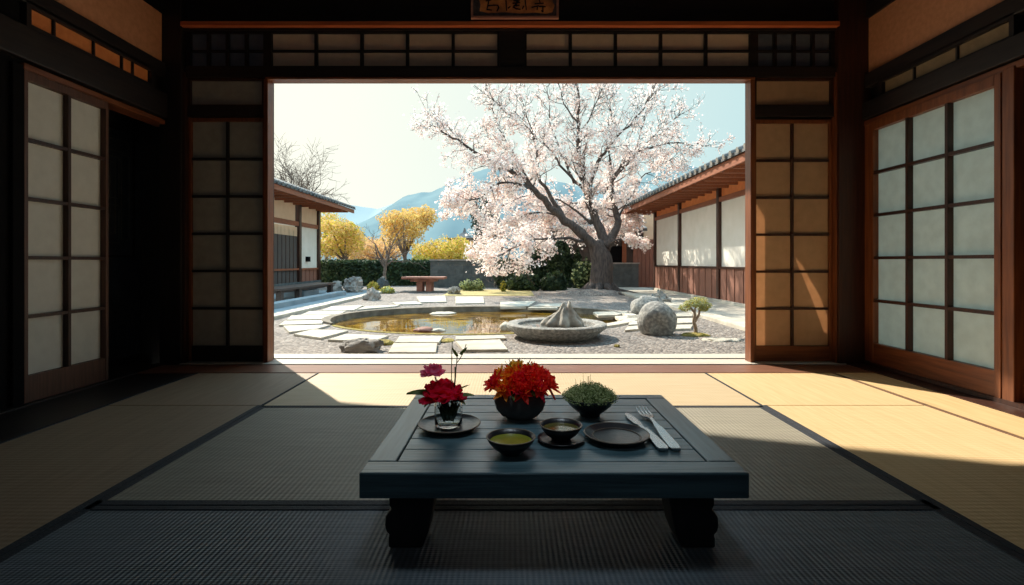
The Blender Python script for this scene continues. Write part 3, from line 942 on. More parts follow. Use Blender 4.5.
# ------------------------------------------------------------------ hanging sign
root = empty('hanging_sign', (.022, YB - .10, 2.70), 'small framed wooden signboard with dark brush characters above the opening', 'sign')
sw, sh = .342, .30
mb = MB()
t = .017
mb.box(-sw, sw, -.015, .015, 0, t).box(-sw, sw, -.015, .015, sh - t, sh).box(-sw, -sw + t, -.015, .015, t, sh - t).box(sw - t, sw, -.015, .015, t, sh - t)
mb.build('sign_frame', M['signframe'], root)
box_obj('sign_board', (-sw + t, sw - t, -.006, .006, t, sh - t), M['signdark'], root)
k = YB - .10
pxm = k / F                      # metres per photo pixel on the sign
def S(zx, zy):                   # sign zoom (10.24 px per photo pixel) to local metres
    return ((465 + zx / 10.24 - 512) * pxm - .022, EYE + (HZ - zy / 10.24) * pxm - 2.70)
pan = [S(150, 118), S(240, 138), S(400, 128), S(560, 142), S(720, 132), S(830, 146), S(895, 128), S(915, 60), S(895, 20), S(905, -60), S(870, -105), S(600, -112), S(300, -108), S(160, -100), S(140, -20), S(160, 50)]
MB().prism(pan, 'y', -.009, -.004).build('sign_panel', M['signpanel'], root)
mb = MB()
strokes = [
    [(215, 16), (265, 8)], [(262, -40), (245, 15), (225, 105)], [(235, 66), (290, 60), (335, 60)], [(225, 104), (272, 110)], [(335, 60), (346, 85), (328, 120)], [(205, -30), (320, -38)],
    [(418, -30), (420, 20), (426, 112)], [(442, 90), (462, 74)], [(500, 14), (556, 14)], [(490, 40), (562, 34)], [(500, 66), (556, 60)], [(548, 16), (494, 82)], [(500, 80), (522, 96), (566, 102)],
    [(614, -30), (616, 15), (628, 105)], [(418, -32), (614, -36)], [(500, -10), (556, -14)], [(530, -20), (526, 70)], [(600, 70), (588, 96)],
    [(684, 82), (752, 66)], [(716, 46), (802, 40)], [(750, -30), (770, 45)], [(796, 70), (797, 126)], [(740, 80), (738, 106)], [(756, 72), (822, 76)], [(700, -10), (810, -16)], [(797, 126), (782, 116)]]
for st in strokes:
    for a, b in zip(st[:-1], st[1:]):
        (xa, za), (xb, zb_) = S(*a), S(*b)
        d = Vector((xb - xa, 0, zb_ - za)); L = d.length; d.normalize()
        nrm = Vector((-d.z, 0, d.x)) * .0056
        A, B = Vector((xa, 0, za)) - d * .003, Vector((xb, 0, zb_)) + d * .003
        mb.prism([((A + nrm).x, (A + nrm).z), ((A - nrm).x, (A - nrm).z), ((B - nrm * .75).x, (B - nrm * .75).z), ((B + nrm * .75).x, (B + nrm * .75).z)], 'y', -.012, -.0085)
mb.build('brush_characters', M['ink'], root)

# ------------------------------------------------------------------ garden ground, pond
PCX, PCY = -.50, 8.42
def pond_r(a):
    c, s = math.cos(a), math.sin(a)
    r = 1 / math.sqrt((c / 2.36) ** 2 + (s / 1.94) ** 2)
    return r * (1 + .05 * math.sin(2 * a + .6) + .025 * math.sin(3 * a))
NA = 96
mb = MB()
fac = [0, .35, .9, 2, 4, 8, 20, 60]
vs = []
for d_ in fac:
    for k in range(NA):
        a = 2 * math.pi * k / NA
        r = pond_r(a) + d_
        x, y = PCX + r * math.cos(a), PCY + r * math.sin(a)
        vs.append((x, max(y, 4.3), 0))
fs = []
for i in range(len(fac) - 1):
    for k in range(NA):
        k2 = (k + 1) % NA
        fs.append((i * NA + k, (i + 1) * NA + k, (i + 1) * NA + k2, i * NA + k2))
# down the bank
o0 = len(vs)
for k in range(NA):
    a = 2 * math.pi * k / NA
    r = pond_r(a) - .02
    vs.append((PCX + r * math.cos(a), PCY + r * math.sin(a), -.2))
for k in range(NA):
    k2 = (k + 1) % NA
    fs.append((k, k2, o0 + k2, o0 + k))
o = MB().add(vs, fs).build('gravel_ground', M['gravel'], loc=(0, 0, GZ)); o['kind'] = 'structure'

root = empty('pond', (PCX, PCY, GZ - .07), 'curved garden pond with amber water and stone edging', 'pond')
pts = [(pond_r(2 * math.pi * k / NA) * math.cos(2 * math.pi * k / NA), pond_r(2 * math.pi * k / NA) * math.sin(2 * math.pi * k / NA), .0) for k in range(NA)]
MB().add(pts, [tuple(range(NA))]).build('water', M['water'], root)
def ring_part(name, a0, a1, w_in, w_out, z0, z1, m, n=60):
    mb = MB(); vs = []; fs = []
    for i in range(n + 1):
        a = math.radians(a0 + (a1 - a0) * i / n)
        ta = min(1, min(i, n - i) / 5 + .25)
        r0, r1 = pond_r(a) - w_in * ta, pond_r(a) + w_out * ta
        for r, z in ((r0, z0), (r0 + .01, z1), (r1 - .01, z1), (r1, z0)):
            vs.append((r * math.cos(a), r * math.sin(a), z))
    for i in range(n):
        for k in range(3):
            fs.append((4 * i + k, 4 * i + k + 1, 4 * i + 5 + k, 4 * i + 4 + k))
    return MB().add(vs, fs).build(name, m, root, bevel=0)
ring_part('stone_edge', 15, 205, .05, .11, -.02, .105, M['rimstone'])
ring_part('pale_edge', -62, 16, .04, .17, -.02, .10, M['slab'])
ring_part('mossy_edge', 203, 299, .05, .05, -.02, .078, M['moss'])

# garden paving slabs: picture corners read off the photograph, laid on the ground
def zl(x, y): return (260 + x / 4.096, 230 + y / 4.096)
def zr(x, y): return (500 + x / 4.096, 230 + y / 4.096)
SL = [
    (zl, [(545, 462), (728, 462), (722, 500), (523, 500)], 'pale paving slab just right of the front-left boulder'),
    (zl, [(570, 434), (752, 434), (735, 459), (550, 459)], 'pale slab by the pond, second row back, just behind the front slab'),
    (zl, [(800, 453), (985, 447), (1018, 488), (832, 490)], 'pale slab left of the stone basin, nearest the threshold'),
    (zl, [(800, 434), (1000, 430), (1010, 442), (800, 448)], 'narrow pale slab between pond edge and basin-side slab'),
    (zl, [(350, 424), (530, 432), (460, 455), (275, 448)], 'pale slab behind the front-left boulder'),
    (zl, [(215, 406), (365, 411), (250, 441), (135, 425)], 'pale slanted slab at the pond\'s near-left, gravel in front'),
    (zl, [(95, 391), (290, 387), (235, 403), (118, 417)], 'pale left-side slab, third in the fan from the front'),
    (zl, [(100, 371), (262, 368), (255, 382), (75, 388)], 'pale left-side slab at the pond\'s left tip'),
    (zl, [(125, 350), (300, 347), (272, 363), (108, 367)], 'pale left-side slab just behind the pond\'s left tip'),
    (zl, [(200, 332), (355, 330), (325, 345), (165, 347)], 'pale slab beside the left kerb, near the middle'),
    (zl, [(290, 312), (425, 307), (385, 327), (250, 329)], 'pale slab beside the left kerb, towards its far end'),
    (zl, [(430, 312), (575, 305), (560, 311), (395, 325)], 'thin pale slab along the pond\'s far left edge'),
    (zl, [(640, 272), (760, 268), (765, 293), (655, 295)], 'pale square slab before the garden table, left of the two'),
    (zl, [(800, 272), (915, 272), (920, 298), (800, 300)], 'pale square slab before the garden table, right of the two'),
    (zl, [(540, 297), (640, 291), (668, 301), (560, 304)], 'pale slab at the far pond edge left of the square slabs'),
    (zr, [(0, 293), (150, 290), (110, 314), (0, 315)], 'pale slab at the far pond edge left of the mountain-shaped stone'),
    (zr, [(160, 302), (260, 300), (235, 319), (112, 318)], 'pale slab at the far pond edge partly behind the mountain-shaped stone'),
    (zr, [(380, 335), (530, 332), (480, 347), (400, 349)], 'pale slab right of the mountain-shaped stone at the pond\'s far right'),
    (zr, [(470, 353), (575, 346), (575, 362), (490, 368)], 'pale slab left of the round boulder, farthest of three steps'),
    (zr, [(530, 373), (582, 370), (582, 384), (525, 388)], 'pale slab left of the round boulder, middle of three steps'),
    (zr, [(520, 395), (575, 390), (570, 404), (510, 410)], 'pale slab left of the round boulder, nearest of three steps'),
    (zr, [(700, 362), (792, 360), (790, 378), (712, 382)], 'pale slab between round boulder and small pine, middle of three'),
    (zr, [(710, 388), (792, 386), (782, 402), (690, 406)], 'pale slab between round boulder and small pine, nearest of three'),
    (zr, [(680, 340), (790, 336), (790, 351), (700, 354)], 'pale slab between round boulder and small pine, farthest of three'),
]
for fz, q, lab in SL:
    zt_ = GZ + .03
    w = [G(*fz(*c), z=zt_) for c in q]
    c = sum(w, Vector()) / 4
    poly = [((p - c).x * .985, (p - c).y * .985) for p in w]
    if sum(poly[i][0] * poly[(i + 1) % 4][1] - poly[(i + 1) % 4][0] * poly[i][1] for i in range(4)) < 0: poly = poly[::-1]
    o = MB().prism(poly, 'z', 0, .05).build('paving_slab', M['slab'], loc=(c.x, c.y, GZ - .02), bevel=.008)
    tag(o, lab, 'paving slab', 'pale paving slabs around the pond')

# moss patches
def mound(name, c, rx, ry, h, m, seed, label, cat):
    o = rock_mesh(rx, ry, h, seed, amp=.25, sub=3, flat=-.1).build(name, m, loc=(c.x, c.y, GZ - .015), smooth=True)
    return tag(o, label, cat)
mound('moss_clump', G(384, 344), .11, .12, .06, M['moss'], 3, 'yellow moss clump beside the front-left boulder', 'moss')
mound('moss_clump', G(446, 341), .10, .16, .035, M['moss'], 4, 'flat yellow moss patch between the two front groups of slabs', 'moss')
mound('moss_clump', G(695, 335.5), .19, .12, .05, M['moss'], 5, 'yellow moss at the foot of the small pine', 'moss')
struct('garden_lawn', (-1.9, .6, 13.9, 16.8, GZ - .02, GZ + .012), M['lawn'])

# boulders
def boulder(c, rx, ry, h, seed, label, m=None, amp=.28, flat=-.3, facet=.1, dent=None, rz=0, sub=4, freq=1.6):
    o = rock_mesh(rx, ry, h, seed, amp=amp, flat=flat, facet=facet, dent=dent, sub=sub, freq=freq).build('boulder', m or M['stone'], loc=(c.x, c.y, c.z - .02), smooth=True, rot=(0, 0, rz), autosmooth=40)
    return tag(o, label, 'boulder')
boulder(G(361.5, 351), .225, .15, .155, 18, 'low craggy grey boulder front left beside the sill', facet=.12, amp=.25, flat=-.45)
boulder(G(372, 300), .20, .2, .29, 12, 'grey rounded boulder at the far left end of the pond', facet=.1)
boulder(G(353.5, 293), .30, .3, .48, 13, 'tall grey boulder in front of the hedge, left of the yellow shrub', facet=.2, amp=.3, flat=-.7)
boulder(G(334.5, 292.6), .24, .2, .33, 14, 'small grey boulder beside the end of the wooden bench', facet=.15)
boulder(G(383, 291), .2, .2, .42, 15, 'dark small boulder at the foot of the bare tree', m=M['gwall'])
boulder(G(657, 334), .245, .235, .43, 16, 'large round granite boulder with a hollow in front', m=M['stone2'], amp=.06, flat=-.72, facet=0, dent=((-.1, -1, -.3), .95, .36))
boulder(G(648, 314), .30, .27, .33, 17, 'smooth granite boulder behind the large round one', m=M['stone2'], amp=.16, flat=-.5, facet=0)
boulder(G(660, 304), .22, .15, .27, 27, 'small pale craggy stone at the walkway edge behind the two boulders', facet=.25, amp=.4, m=M['stone2'])
boulder(G(722, 340.5), .24, .12, .05, 18, 'flat pale stone set in gravel right of the small pine', m=M['slab'], facet=.1)
boulder(G(454.5, 294.5), .19, .16, .24, 19, 'pale blocky stone before the dark garden wall', m=M['stone2'], amp=.3, facet=.3, flat=-.6)
pw = GZ - .085
for (px, py, rx, ry, h, sd, lab) in ((424, 332, .14, .12, .07, 31, 'reddish-grey stone in the pond near its front edge'), (438, 332, .12, .10, .05, 32, 'flat pale stone in the pond beside the reddish one'),
                                     (443, 314.5, .25, .2, .05, 33, 'flat pale stone in the middle of the pond'), (506, 331, .09, .1, .12, 34, 'small pale stone at the pond edge left of the basin')):
    c = G(px, py, z=pw)
    o = rock_mesh(rx, ry, h, sd, amp=.25, sub=3, flat=-.3).build('pond_stone', M['slab'] if sd != 31 else M['tablered'], loc=c, smooth=True)
    tag(o, lab, 'stone')

# stone basin with the mountain-shaped stone
bc = Vector((.546, 6.30, GZ))
root = empty('stone_basin', bc, 'round shallow grey stone basin on the gravel by the pond', 'stone basin')
MB().lathe([(.0001, -.01), (.43, -.01), (.50, .035), (.575, .10), (.585, .115), (.605, .12), (.615, .14), (.612, .165), (.595, .175), (.50, .172), (.475, .16), (.465, .125), (.0001, .12)], seg=72).build('basin_bowl', M['stone2'], root, smooth=True, autosmooth=35)
MB().lathe([(.468, .135), (.0001, .135)], seg=60).build('basin_water', mat('basin_water', (104, 104, 100), (120, 120, 116), rough=.08, scale=5), root)
# ridge stone
import bmesh
bm = bmesh.new()
bmesh.ops.create_icosphere(bm, subdivisions=5, radius=1)
vs, fs = [], []
for v in bm.verts:
    d = v.co.copy()
    h = max(d.z, -.2)
    taper = 1 - .62 * max(h, 0) ** 1.1
    x = d.x * .235 * taper; y = d.y * .17 * taper; z = (h + .2) / 1.2 * .30
    # vertical ribs and a cleft peak
    ang = math.atan2(d.y, d.x)
    rib = .20 * math.sin(ang * 7 + d.z * 1.5) + .12 * mnoise.noise(Vector((d.x * 3, d.y * 3, d.z * 1.2)))
    x *= 1 + rib; y *= 1 + rib
    peaks = .22 * math.exp(-((x - .045) / .05) ** 2) + .17 * math.exp(-((x + .045) / .035) ** 2) - .12 * math.exp(-((x) / .018) ** 2)
    z *= .8 + peaks * 1.6 * max(0, d.z)
    z += .008 * mnoise.noise(d * 9)
    vs.append((x + .05 * max(0, d.z), y, max(z, 0)))
fs = [tuple(q.index for q in f.verts) for f in bm.faces]
bm.free()
o = MB().add(vs, fs).build('mountain_stone', mat('pale_ridged_stone', (134, 128, 118), (200, 192, 178), scale=7, rough=.9, bump=.6, bscale=22, bdist=.02), loc=(bc.x + .08, bc.y + .03, GZ + .12), smooth=True)
tag(o, 'grey mountain-shaped ridged stone standing in the stone basin', 'stone')

# walkways and kerbs
struct('walkway_right', (3.42, 4.75, 4.6, 17.2, GZ - .05, GZ + .03), M['walk'])
struct('walkway_back', (1.4, 4.75, 16.2, 18.2, GZ - .05, GZ + .02), M['walk'])
o = box_obj('stone_kerb', (-.14, .14, -6.0, 6.0, 0, .11), M['slab'], loc=(3.24, 10.3, GZ - .05), bevel=.01)
tag(o, 'long pale stone kerb edging the right walkway', 'kerb')
o = box_obj('stone_kerb', (-.13, .13, -5.2, 5.2, 0, .11), M['slab'], loc=(-3.9, 10.0, GZ - .05), bevel=.01)
tag(o, 'long pale stone kerb edging the shaded left walkway', 'kerb')
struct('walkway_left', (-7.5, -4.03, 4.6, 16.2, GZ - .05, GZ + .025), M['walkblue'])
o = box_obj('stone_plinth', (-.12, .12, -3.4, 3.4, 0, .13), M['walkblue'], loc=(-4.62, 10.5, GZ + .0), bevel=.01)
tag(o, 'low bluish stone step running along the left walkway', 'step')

# ------------------------------------------------------------------ buildings
def eave_roof(root, sgn, ex, ez, y0, y1, slope, depth, m_tile, m_edge, m_raft, ox, oy, oz, rafters=.45, over=.9):
    """roof sloping up away from the eave at x=ex; sgn=+1 rises toward +x"""
    lx = lambda x: x - ox
    mb = MB()
    x1 = ex + sgn * depth; z1 = ez + slope * depth
    t = .07
    poly = [(lx(ex), ez - oz), (lx(x1), z1 - oz), (lx(x1), z1 + t - oz), (lx(ex), ez + t - oz)]
    mb.prism(poly, 'y', y0 - oy, y1 - oy)
    rb_ = mb.build('roof_boards', m_raft, root)
    mb = MB()
    poly = [(lx(ex - sgn * .06), ez + t - oz), (lx(x1), z1 + t + .02 - oz), (lx(x1), z1 + t + .07 - oz), (lx(ex - sgn * .06), ez + t + .05 - oz)]
    mb.prism(poly, 'y', y0 - .05 - oy, y1 + .05 - oy)
    y = y0
    while y <= y1 + .01:
        mb.tube([(lx(ex - sgn * .09), y - oy, ez + t + .045 - oz), (lx(x1), y - oy, z1 + t + .085 - oz)], .055, 8)
        y += .27
    y = y0
    while y <= y1 + .01:
        mb.tube([(lx(ex - sgn * .10), y - oy, ez + t + .05 - oz), (lx(ex - sgn * .03), y - oy, ez + t + .065 - oz)], .05, 8, mi=1)
        y += .27
    mb.build('roof_tiles', [m_tile, m_edge], root)
    box = MB()
    box.box(min(lx(ex - sgn * .02), lx(ex + sgn * .02)), max(lx(ex - sgn * .02), lx(ex + sgn * .02)), y0 - oy, y1 - oy, ez - .07 - oz, ez + t - oz)
    box.build('fascia', m_raft, root)
    sof = MB()
    sof.box(min(lx(ex + sgn * .04), lx(ex + sgn * (over + .1))), max(lx(ex + sgn * .04), lx(ex + sgn * (over + .1))), y0 + .05 - oy, y1 - .05 - oy, ez - .02 - oz, ez - oz)
    sof.build('soffit', m_raft, root)
    y = y0 + .1
    while y < y1:
        d2 = over
        mb = MB()
        poly = [(lx(ex + sgn * .05), ez - .09 - oz), (lx(ex + sgn * d2), ez - .09 - oz), (lx(ex + sgn * d2), ez - .022 - oz), (lx(ex + sgn * .05), ez - .022 - oz)]
        mb.prism(poly, 'y', y - .03 - oy, y + .03 - oy)
        mb.build('rafter', m_raft, rb_)
        y += rafters

# right hall
ox, oy, oz = 4.6, 12.2, GZ
root = empty('garden_building', (ox, oy, oz), 'long hall on the right with white wall panels over maroon planks', 'building')
WX = 0.0
ya, yb = 6.5 - oy, 16.35 - oy
posts = [16.35, 13.95, 11.3, 8.9, 6.6]
box_obj('foundation', (-.1, .3, ya, yb, 0, .10), M['walk'], root)
zpl0, zpl1, zw0, zw1, zb1, zt1 = .08, .77, .82, 2.24, 2.34, 2.66
pls = MB()
y = ya
while y < yb - .02:
    pls.box(-.03 if int(round((y - ya) / .2)) % 2 else -.045, .1, y, min(y + .19, yb), zpl0, zpl1)
    y += .2
pls.build('plank_dado', M['plank'], root)
for a, b in zip(posts[:-1], posts[1:]):
    box_obj('wall_panel', (.0, .1, b + .05 - oy, a - .05 - oy, zw0, zw1), M['white'], root)
    box_obj('upper_panel', (.0, .1, b + .05 - oy, a - .05 - oy, zb1, zt1), M['tan'], root)
for p in posts:
    box_obj('post', (-.07, .12, p - .065 - oy, p + .065 - oy, 0, zt1), M['maroon'], root)
box_obj('rail', (-.06, .12, ya, yb, zpl1, zw0), M['maroon'], root)
box_obj('rail', (-.06, .12, ya, yb, zw1, zb1), M['beam'], root)
box_obj('end_wall', (.1, 3.0, yb - .08, yb + .02, 0, zt1), M['plank'], root)
eave_roof(root, 1, 3.70, 2.47, 6.3, 17.2, .36, 3.4, M['tile'], M['tilelight'], M['beam'], ox, oy, oz, over=.95)

# left house
ox, oy, oz = -7.2, 16.4, GZ
root = empty('garden_building', (ox, oy, oz), 'house on the left with deep tiled eave, dark door and white panel', 'building')
ya, yb = 10.9 - oy, 19.05 - oy
box_obj('foundation', (-.5, .1, ya, yb, 0, .25), M['gwall'], root)
dr_ = box_obj('door', (-.06, .0, 14.6 - oy, 17.15 - oy, .25, 2.0), M['gate'], root)
mb = MB()
for k in range(9):
    yy = 14.6 - oy + k * .28
    mb.box(-.01, .012, yy, yy + .025, .25, 1.95)
mb.build('door_battens', M['maroon'], dr_)
mb = MB()
for k in range(26):
    yy = 14.64 - oy + k * .096
    mb.box(.0, .02, yy, yy + .055, 1.78, 2.08)
mb.build('door_screen', M['peach'], dr_)
box_obj('wall_panel', (-.06, .0, 17.35 - oy, 18.9 - oy, .70, 2.13), M['white'], root)
mb = MB()
for k in range(9):
    yy = 17.35 - oy + k * .172
    mb.box(-.06, .015 if k % 2 else .0, yy, yy + .165, .25, .66)
mb.build('plank_dado', M['plank'], root)
box_obj('wall_panel', (-.06, .0, 10.95 - oy, 14.45 - oy, .28, 2.13), M['white'], root)
for a, b in ((10.95, 14.45), (14.65, 17.0), (17.35, 18.9)):
    box_obj('upper_panel', (-.06, .0, a - oy, b - oy, 2.27, 3.4), M['peach'], root)
for p in (14.55, 17.25, 18.97):
    box_obj('post', (-.08, .08, p - .09 - oy, p + .09 - oy, .25, 3.4), M['maroon'], root)
for p in (15.8, 17.85):
    box_obj('bracket', (-.06, .11, p - .13 - oy, p + .13 - oy, 2.92, 3.4), M['beam'], root)
box_obj('rail', (-.08, .06, ya, yb, 2.13, 2.27), M['beam'], root)
box_obj('rail', (-.08, .06, ya, yb, .65, .71), M['beam'], root)
box_obj('wall_lamp', (.0, .11, 17.85 - oy, 18.02 - oy, .93, 1.11), M['black'], root)
box_obj('end_wall', (-3.5, -.02, yb - .08, yb - .02, .0, 3.4), M['white'], root)
eave_roof(root, -1, -6.18, 2.77, 10.9, 20.0, .36, 3.8, M['tile'], M['tile'], M['beam'], ox, oy, oz, rafters=.65, over=1.08)

# annex at the back right, low house behind the cherry trunk
ox, oy, oz = 3.6, 18.9, GZ
root = empty('garden_building', (ox, oy, oz), 'low dark annex with grey roof behind the cherry trunk', 'building')
box_obj('wall', (-2.4, 2.2, 0, .15, 0, 2.2), M['gate'], root)
box_obj('upper_panel', (1.25, 1.75, -.06, .0, 1.75, 2.75), M['peach'], root)
mb = MB()
for k in range(7): mb.box(.85 + k * .15, .99 + k * .15, -.12, -.06, 0, 1.75)
mb.build('plank_wall', M['plank'], root)
box_obj('doorway', (-.6, .45, -.05, .0, .0, 1.5), M['black'], root)
box_obj('post', (.45, .6, -.1, .0, 0, 2.1), M['beam'], root)
box_obj('post', (-1.7, -1.55, -.1, .0, 0, 2.1), M['beam'], root)
MB().prism([(-.75, 2.02), (1.5, 2.75), (1.5, 2.85), (-.75, 2.12)], 'x', -2.6, 1.2).build('roof', M['tile'], root)
# garden walls
def gwall(x0, x1, y, h, label):
    root = empty('garden_wall', ((x0 + x1) / 2, y, GZ), label, 'wall')
    hw = (x1 - x0) / 2
    mb = MB()
    rows = 6
    for r in range(rows):
        x = -hw - (.3 if r % 2 else 0)
        while x < hw:
            a, b = max(x, -hw), min(x + .6, hw)
            if b - a > .02: mb.box(a + .004, b - .004, -.12, .12, r * h / rows + .003, (r + 1) * h / rows)
            x += .6
    mb.build('wall_blocks', M['gwall'], root)
    box_obj('coping', (-hw - .03, hw + .03, -.16, .16, h, h + .05), M['stone'], root)
gwall(-2.95, 1.0, 18.6, .97, 'dark stone garden wall left of the cherry tree')
gwall(1.85, 4.5, 18.3, .85, 'grey stone garden wall right of the cherry trunk')

# pavilion roof peeping over the left wall
root = empty('pavilion', (-3.05, 33.0, GZ), 'distant pavilion with upturned grey roof behind the garden wall', 'building')
mb = MB()
for (r, z) in ():
    pass
vs = []; pr = [(1.45, 2.3), (1.1, 2.27), (.6, 2.5), (.12, 2.85), (.05, 3.1)]
for r, z in pr:
    for k in range(4):
        a = math.pi / 4 + k * math.pi / 2
        vs.append((r * 1.2 * math.cos(a), r * 1.2 * math.sin(a), z + (.12 if r > 1.4 else 0)))
fs = [(i * 4 + k, i * 4 + (k + 1) % 4, i * 4 + 4 + (k + 1) % 4, i * 4 + 4 + k) for i in range(len(pr) - 1) for k in range(4)] + [(3, 2, 1, 0), (16, 17, 18, 19)]
MB().add(vs, fs).build('roof', M['tile'], root)
for sx_ in (-.8, .8):
    for sy_ in (-.8, .8):
        box_obj('post', (sx_ - .07, sx_ + .07, sy_ - .07, sy_ + .07, 0, 2.4), M['maroon'], root)

# bench in front of the left house
root = empty('garden_bench', (-5.45, 13.0, GZ), 'long low dark wooden bench in the shade beside the left house', 'bench')
for k in range(1, 4):
    box_obj('seat_board', (-.45 + k * .21, -.45 + k * .21 + .195, -1.75, 1.75, .285, .33), M['benchw'], root)
for y in (-.62, 1.55, -1.6):
    for x in (-.17, .28):
        box_obj('leg', (x - .06, x + .06, y - .07, y + .07, .0, .26), M['benchw'], root)
box_obj('apron', (.2, .26, -1.7, 1.7, .22, .285), M['benchw'], root)
box_obj('apron', (-.20, -.14, -1.7, 1.7, .22, .285), M['benchw'], root)
o = box_obj('step_stone', (-.28, .28, -.5, .5, 0, .17), M['walkblue'], loc=(-5.55, 13.5, GZ + .02), bevel=.02)
tag(o, 'bluish stone step block under the wooden bench', 'step')

# garden table
root = empty('garden_table', (-2.68, 15.7, GZ), 'reddish slab table on thick supports before the dark garden wall', 'table')
box_obj('tabletop', (-.64, .64, -.38, .38, .40, .47), M['tablered'], root, bevel=.015)
box_obj('under_slab', (-.38, .38, -.3, .3, .33, .40), M['tablered'], root, bevel=.01)
for x in (-.12, .16):
    box_obj('support', (x - .09, x + .09, -.22, .22, 0, .33), M['tablered'], root, bevel=.01)
box_obj('foot_slab', (-.7, .9, -.35, .35, -.03, .03), M['gwall'], root)

# ------------------------------------------------------------------ plants
def shrub(name, c, blobs, n, size, mats, seed, label, cat='shrub', trunk=None, group=None, leafname='foliage', shell=.5, core=True):
    root = empty(name, c, label, cat, group)
    rg = np.random.default_rng(seed)
    cc, nn = leaf_cloud(blobs, n, rg, shell)
    cc[:, 2] = np.maximum(cc[:, 2], .02)
    quads_obj(leafname, cc, nn, rg.uniform(.7, 1.3, n) * size, mats, root, seed=seed, leaf=True, aspect=1.2)
    if core:
        mb = MB()
        for b in blobs:
            mb.lathe([(.0001, -1), (.5, -.85), (.87, -.5), (1, 0), (.87, .5), (.5, .85), (.0001, 1)], seg=12) if False else None
        for b in blobs:
            pr = [(math.sin(t) * .62, -math.cos(t) * .62) for t in [math.pi * i / 6 for i in range(7)]]
            vs = []
            base = MB().lathe([(max(r, .0001), z) for r, z in pr], seg=10)
            vs = [(b[0] + x * b[3], b[1] + y * b[4], max(.01, b[2] + z * b[5])) for x, y, z in base.v]
            mb.add(vs, base.f)
        mb.build('inner_mass', mats[0] if isinstance(mats, list) else mats, root, smooth=True)
    if trunk:
        mb = MB()
        for pts, rad in trunk: mb.tube(pts, rad, 7)
        mb.build('trunk', M['bark2'], root, smooth=True)
    return root

rg = np.random.default_rng(2)
# hedge
root = empty('hedge', (-5.3, 20.2, GZ), 'long clipped dark green hedge at the back left', 'hedge')
n = 9000
c = np.stack([rg.uniform(-2.2, 2.3, n), rg.uniform(-.4, .4, n), rg.uniform(0, .92, n)], 1)
face = rg.integers(0, 3, n)
c[face == 0, 1] = -.4 + rg.normal(size=(face == 0).sum()) * .03
c[face == 1, 2] = .92 + rg.normal(size=(face == 1).sum()) * .035
quads_obj('foliage', c, rg.normal(size=(n, 3)) + np.array([0, -.6, .5]), rg.uniform(.04, .075, n), [M['leafhedge'], M['leafdark']], root, seed=3, leaf=True, aspect=1.3)
box_obj('inner_mass', (-2.18, 2.28, -.36, .36, .0, .89), M['leafdark'], root)

# trees beyond
def tree_blob(px, py, Y, rx, rz, n, size, mats, seed, label, trunk_h=True, name='garden_tree', lumps=7, ry=None):
    c = P(px, py, Y)
    base = Vector((c.x, c.y, GZ))
    r2 = random.Random(seed)
    zc = c.z - GZ
    ry = ry or rx
    blobs = [(0, 0, zc, rx * .6, ry * .6, rz * .65)]
    for k in range(lumps):
        a = r2.random() * 6.28; e = r2.uniform(-.6, .9)
        blobs.append((math.cos(a) * rx * .6, math.sin(a) * ry * .6, zc + e * rz * .62, rx * r2.uniform(.3, .48), ry * r2.uniform(.3, .48), rz * r2.uniform(.28, .42)))
    tr = None
    if trunk_h:
        tr = [([(0, 0, -.05), (.05, 0, zc * .4), (0, 0, zc)], [.13, .10, .04])]
        for k in range(6):
            b = blobs[1 + k % lumps]
            tr.append(([(0.03, 0, zc * .45), (b[0] * .5, b[1] * .5, (zc * .55 + b[2]) / 2), (b[0] * 1.1, b[1] * 1.1, b[2] + b[5] * .6)], [.06, .04, .012]))
    return shrub(name, base, blobs, n, size, mats, seed, label, 'tree', tr, 'trees behind the hedge', shell=.2, core=False)
tree_blob(404, 228, 24.0, 1.75, 1.5, 6500, .06, [M['leafyel'], M['leafgold']], 41, 'golden yellow tree, tallest behind the hedge', lumps=9)
tree_blob(345, 240, 25.0, 1.7, 1.35, 5500, .06, [M['leafyg'], M['leafyel'], M['leafgold']], 42, 'yellow-green tree next to the left house')
tree_blob(374, 252, 29.0, 2.6, 1.35, 6500, .07, [M['leafor'], M['leafgold']], 43, 'apricot-coloured low tree between the two yellow trees', lumps=10)
tree_blob(440, 252, 26.0, 1.7, 1.25, 5500, .06, [M['leafyel'], M['leafyg']], 44, 'yellow tree right of the golden one, above the wall end', lumps=9)
tree_blob(468, 256, 30.0, 1.9, 1.2, 5000, .07, [M['leafor'], M['leafgold']], 45, 'apricot tree behind the dark garden wall', lumps=9)
tree_blob(326, 228, 33.0, 2.6, 1.7, 5000, .07, [M['leafgold'], M['leafyg']], 46, 'tall yellow-green tree peeping past the left house corner')
tree_blob(486, 230, 22.5, .8, 2.0, 4500, .055, [M['leafdark']], 47, 'tall narrow dark conifer at the left edge of the blossoms', lumps=9)
tree_blob(421, 268, 21.6, .75, .7, 2500, .05, [M['leafyg'], M['leafyg'], M['leafyel']], 48, 'bright yellow-green bush at the end of the hedge', name='garden_bush')
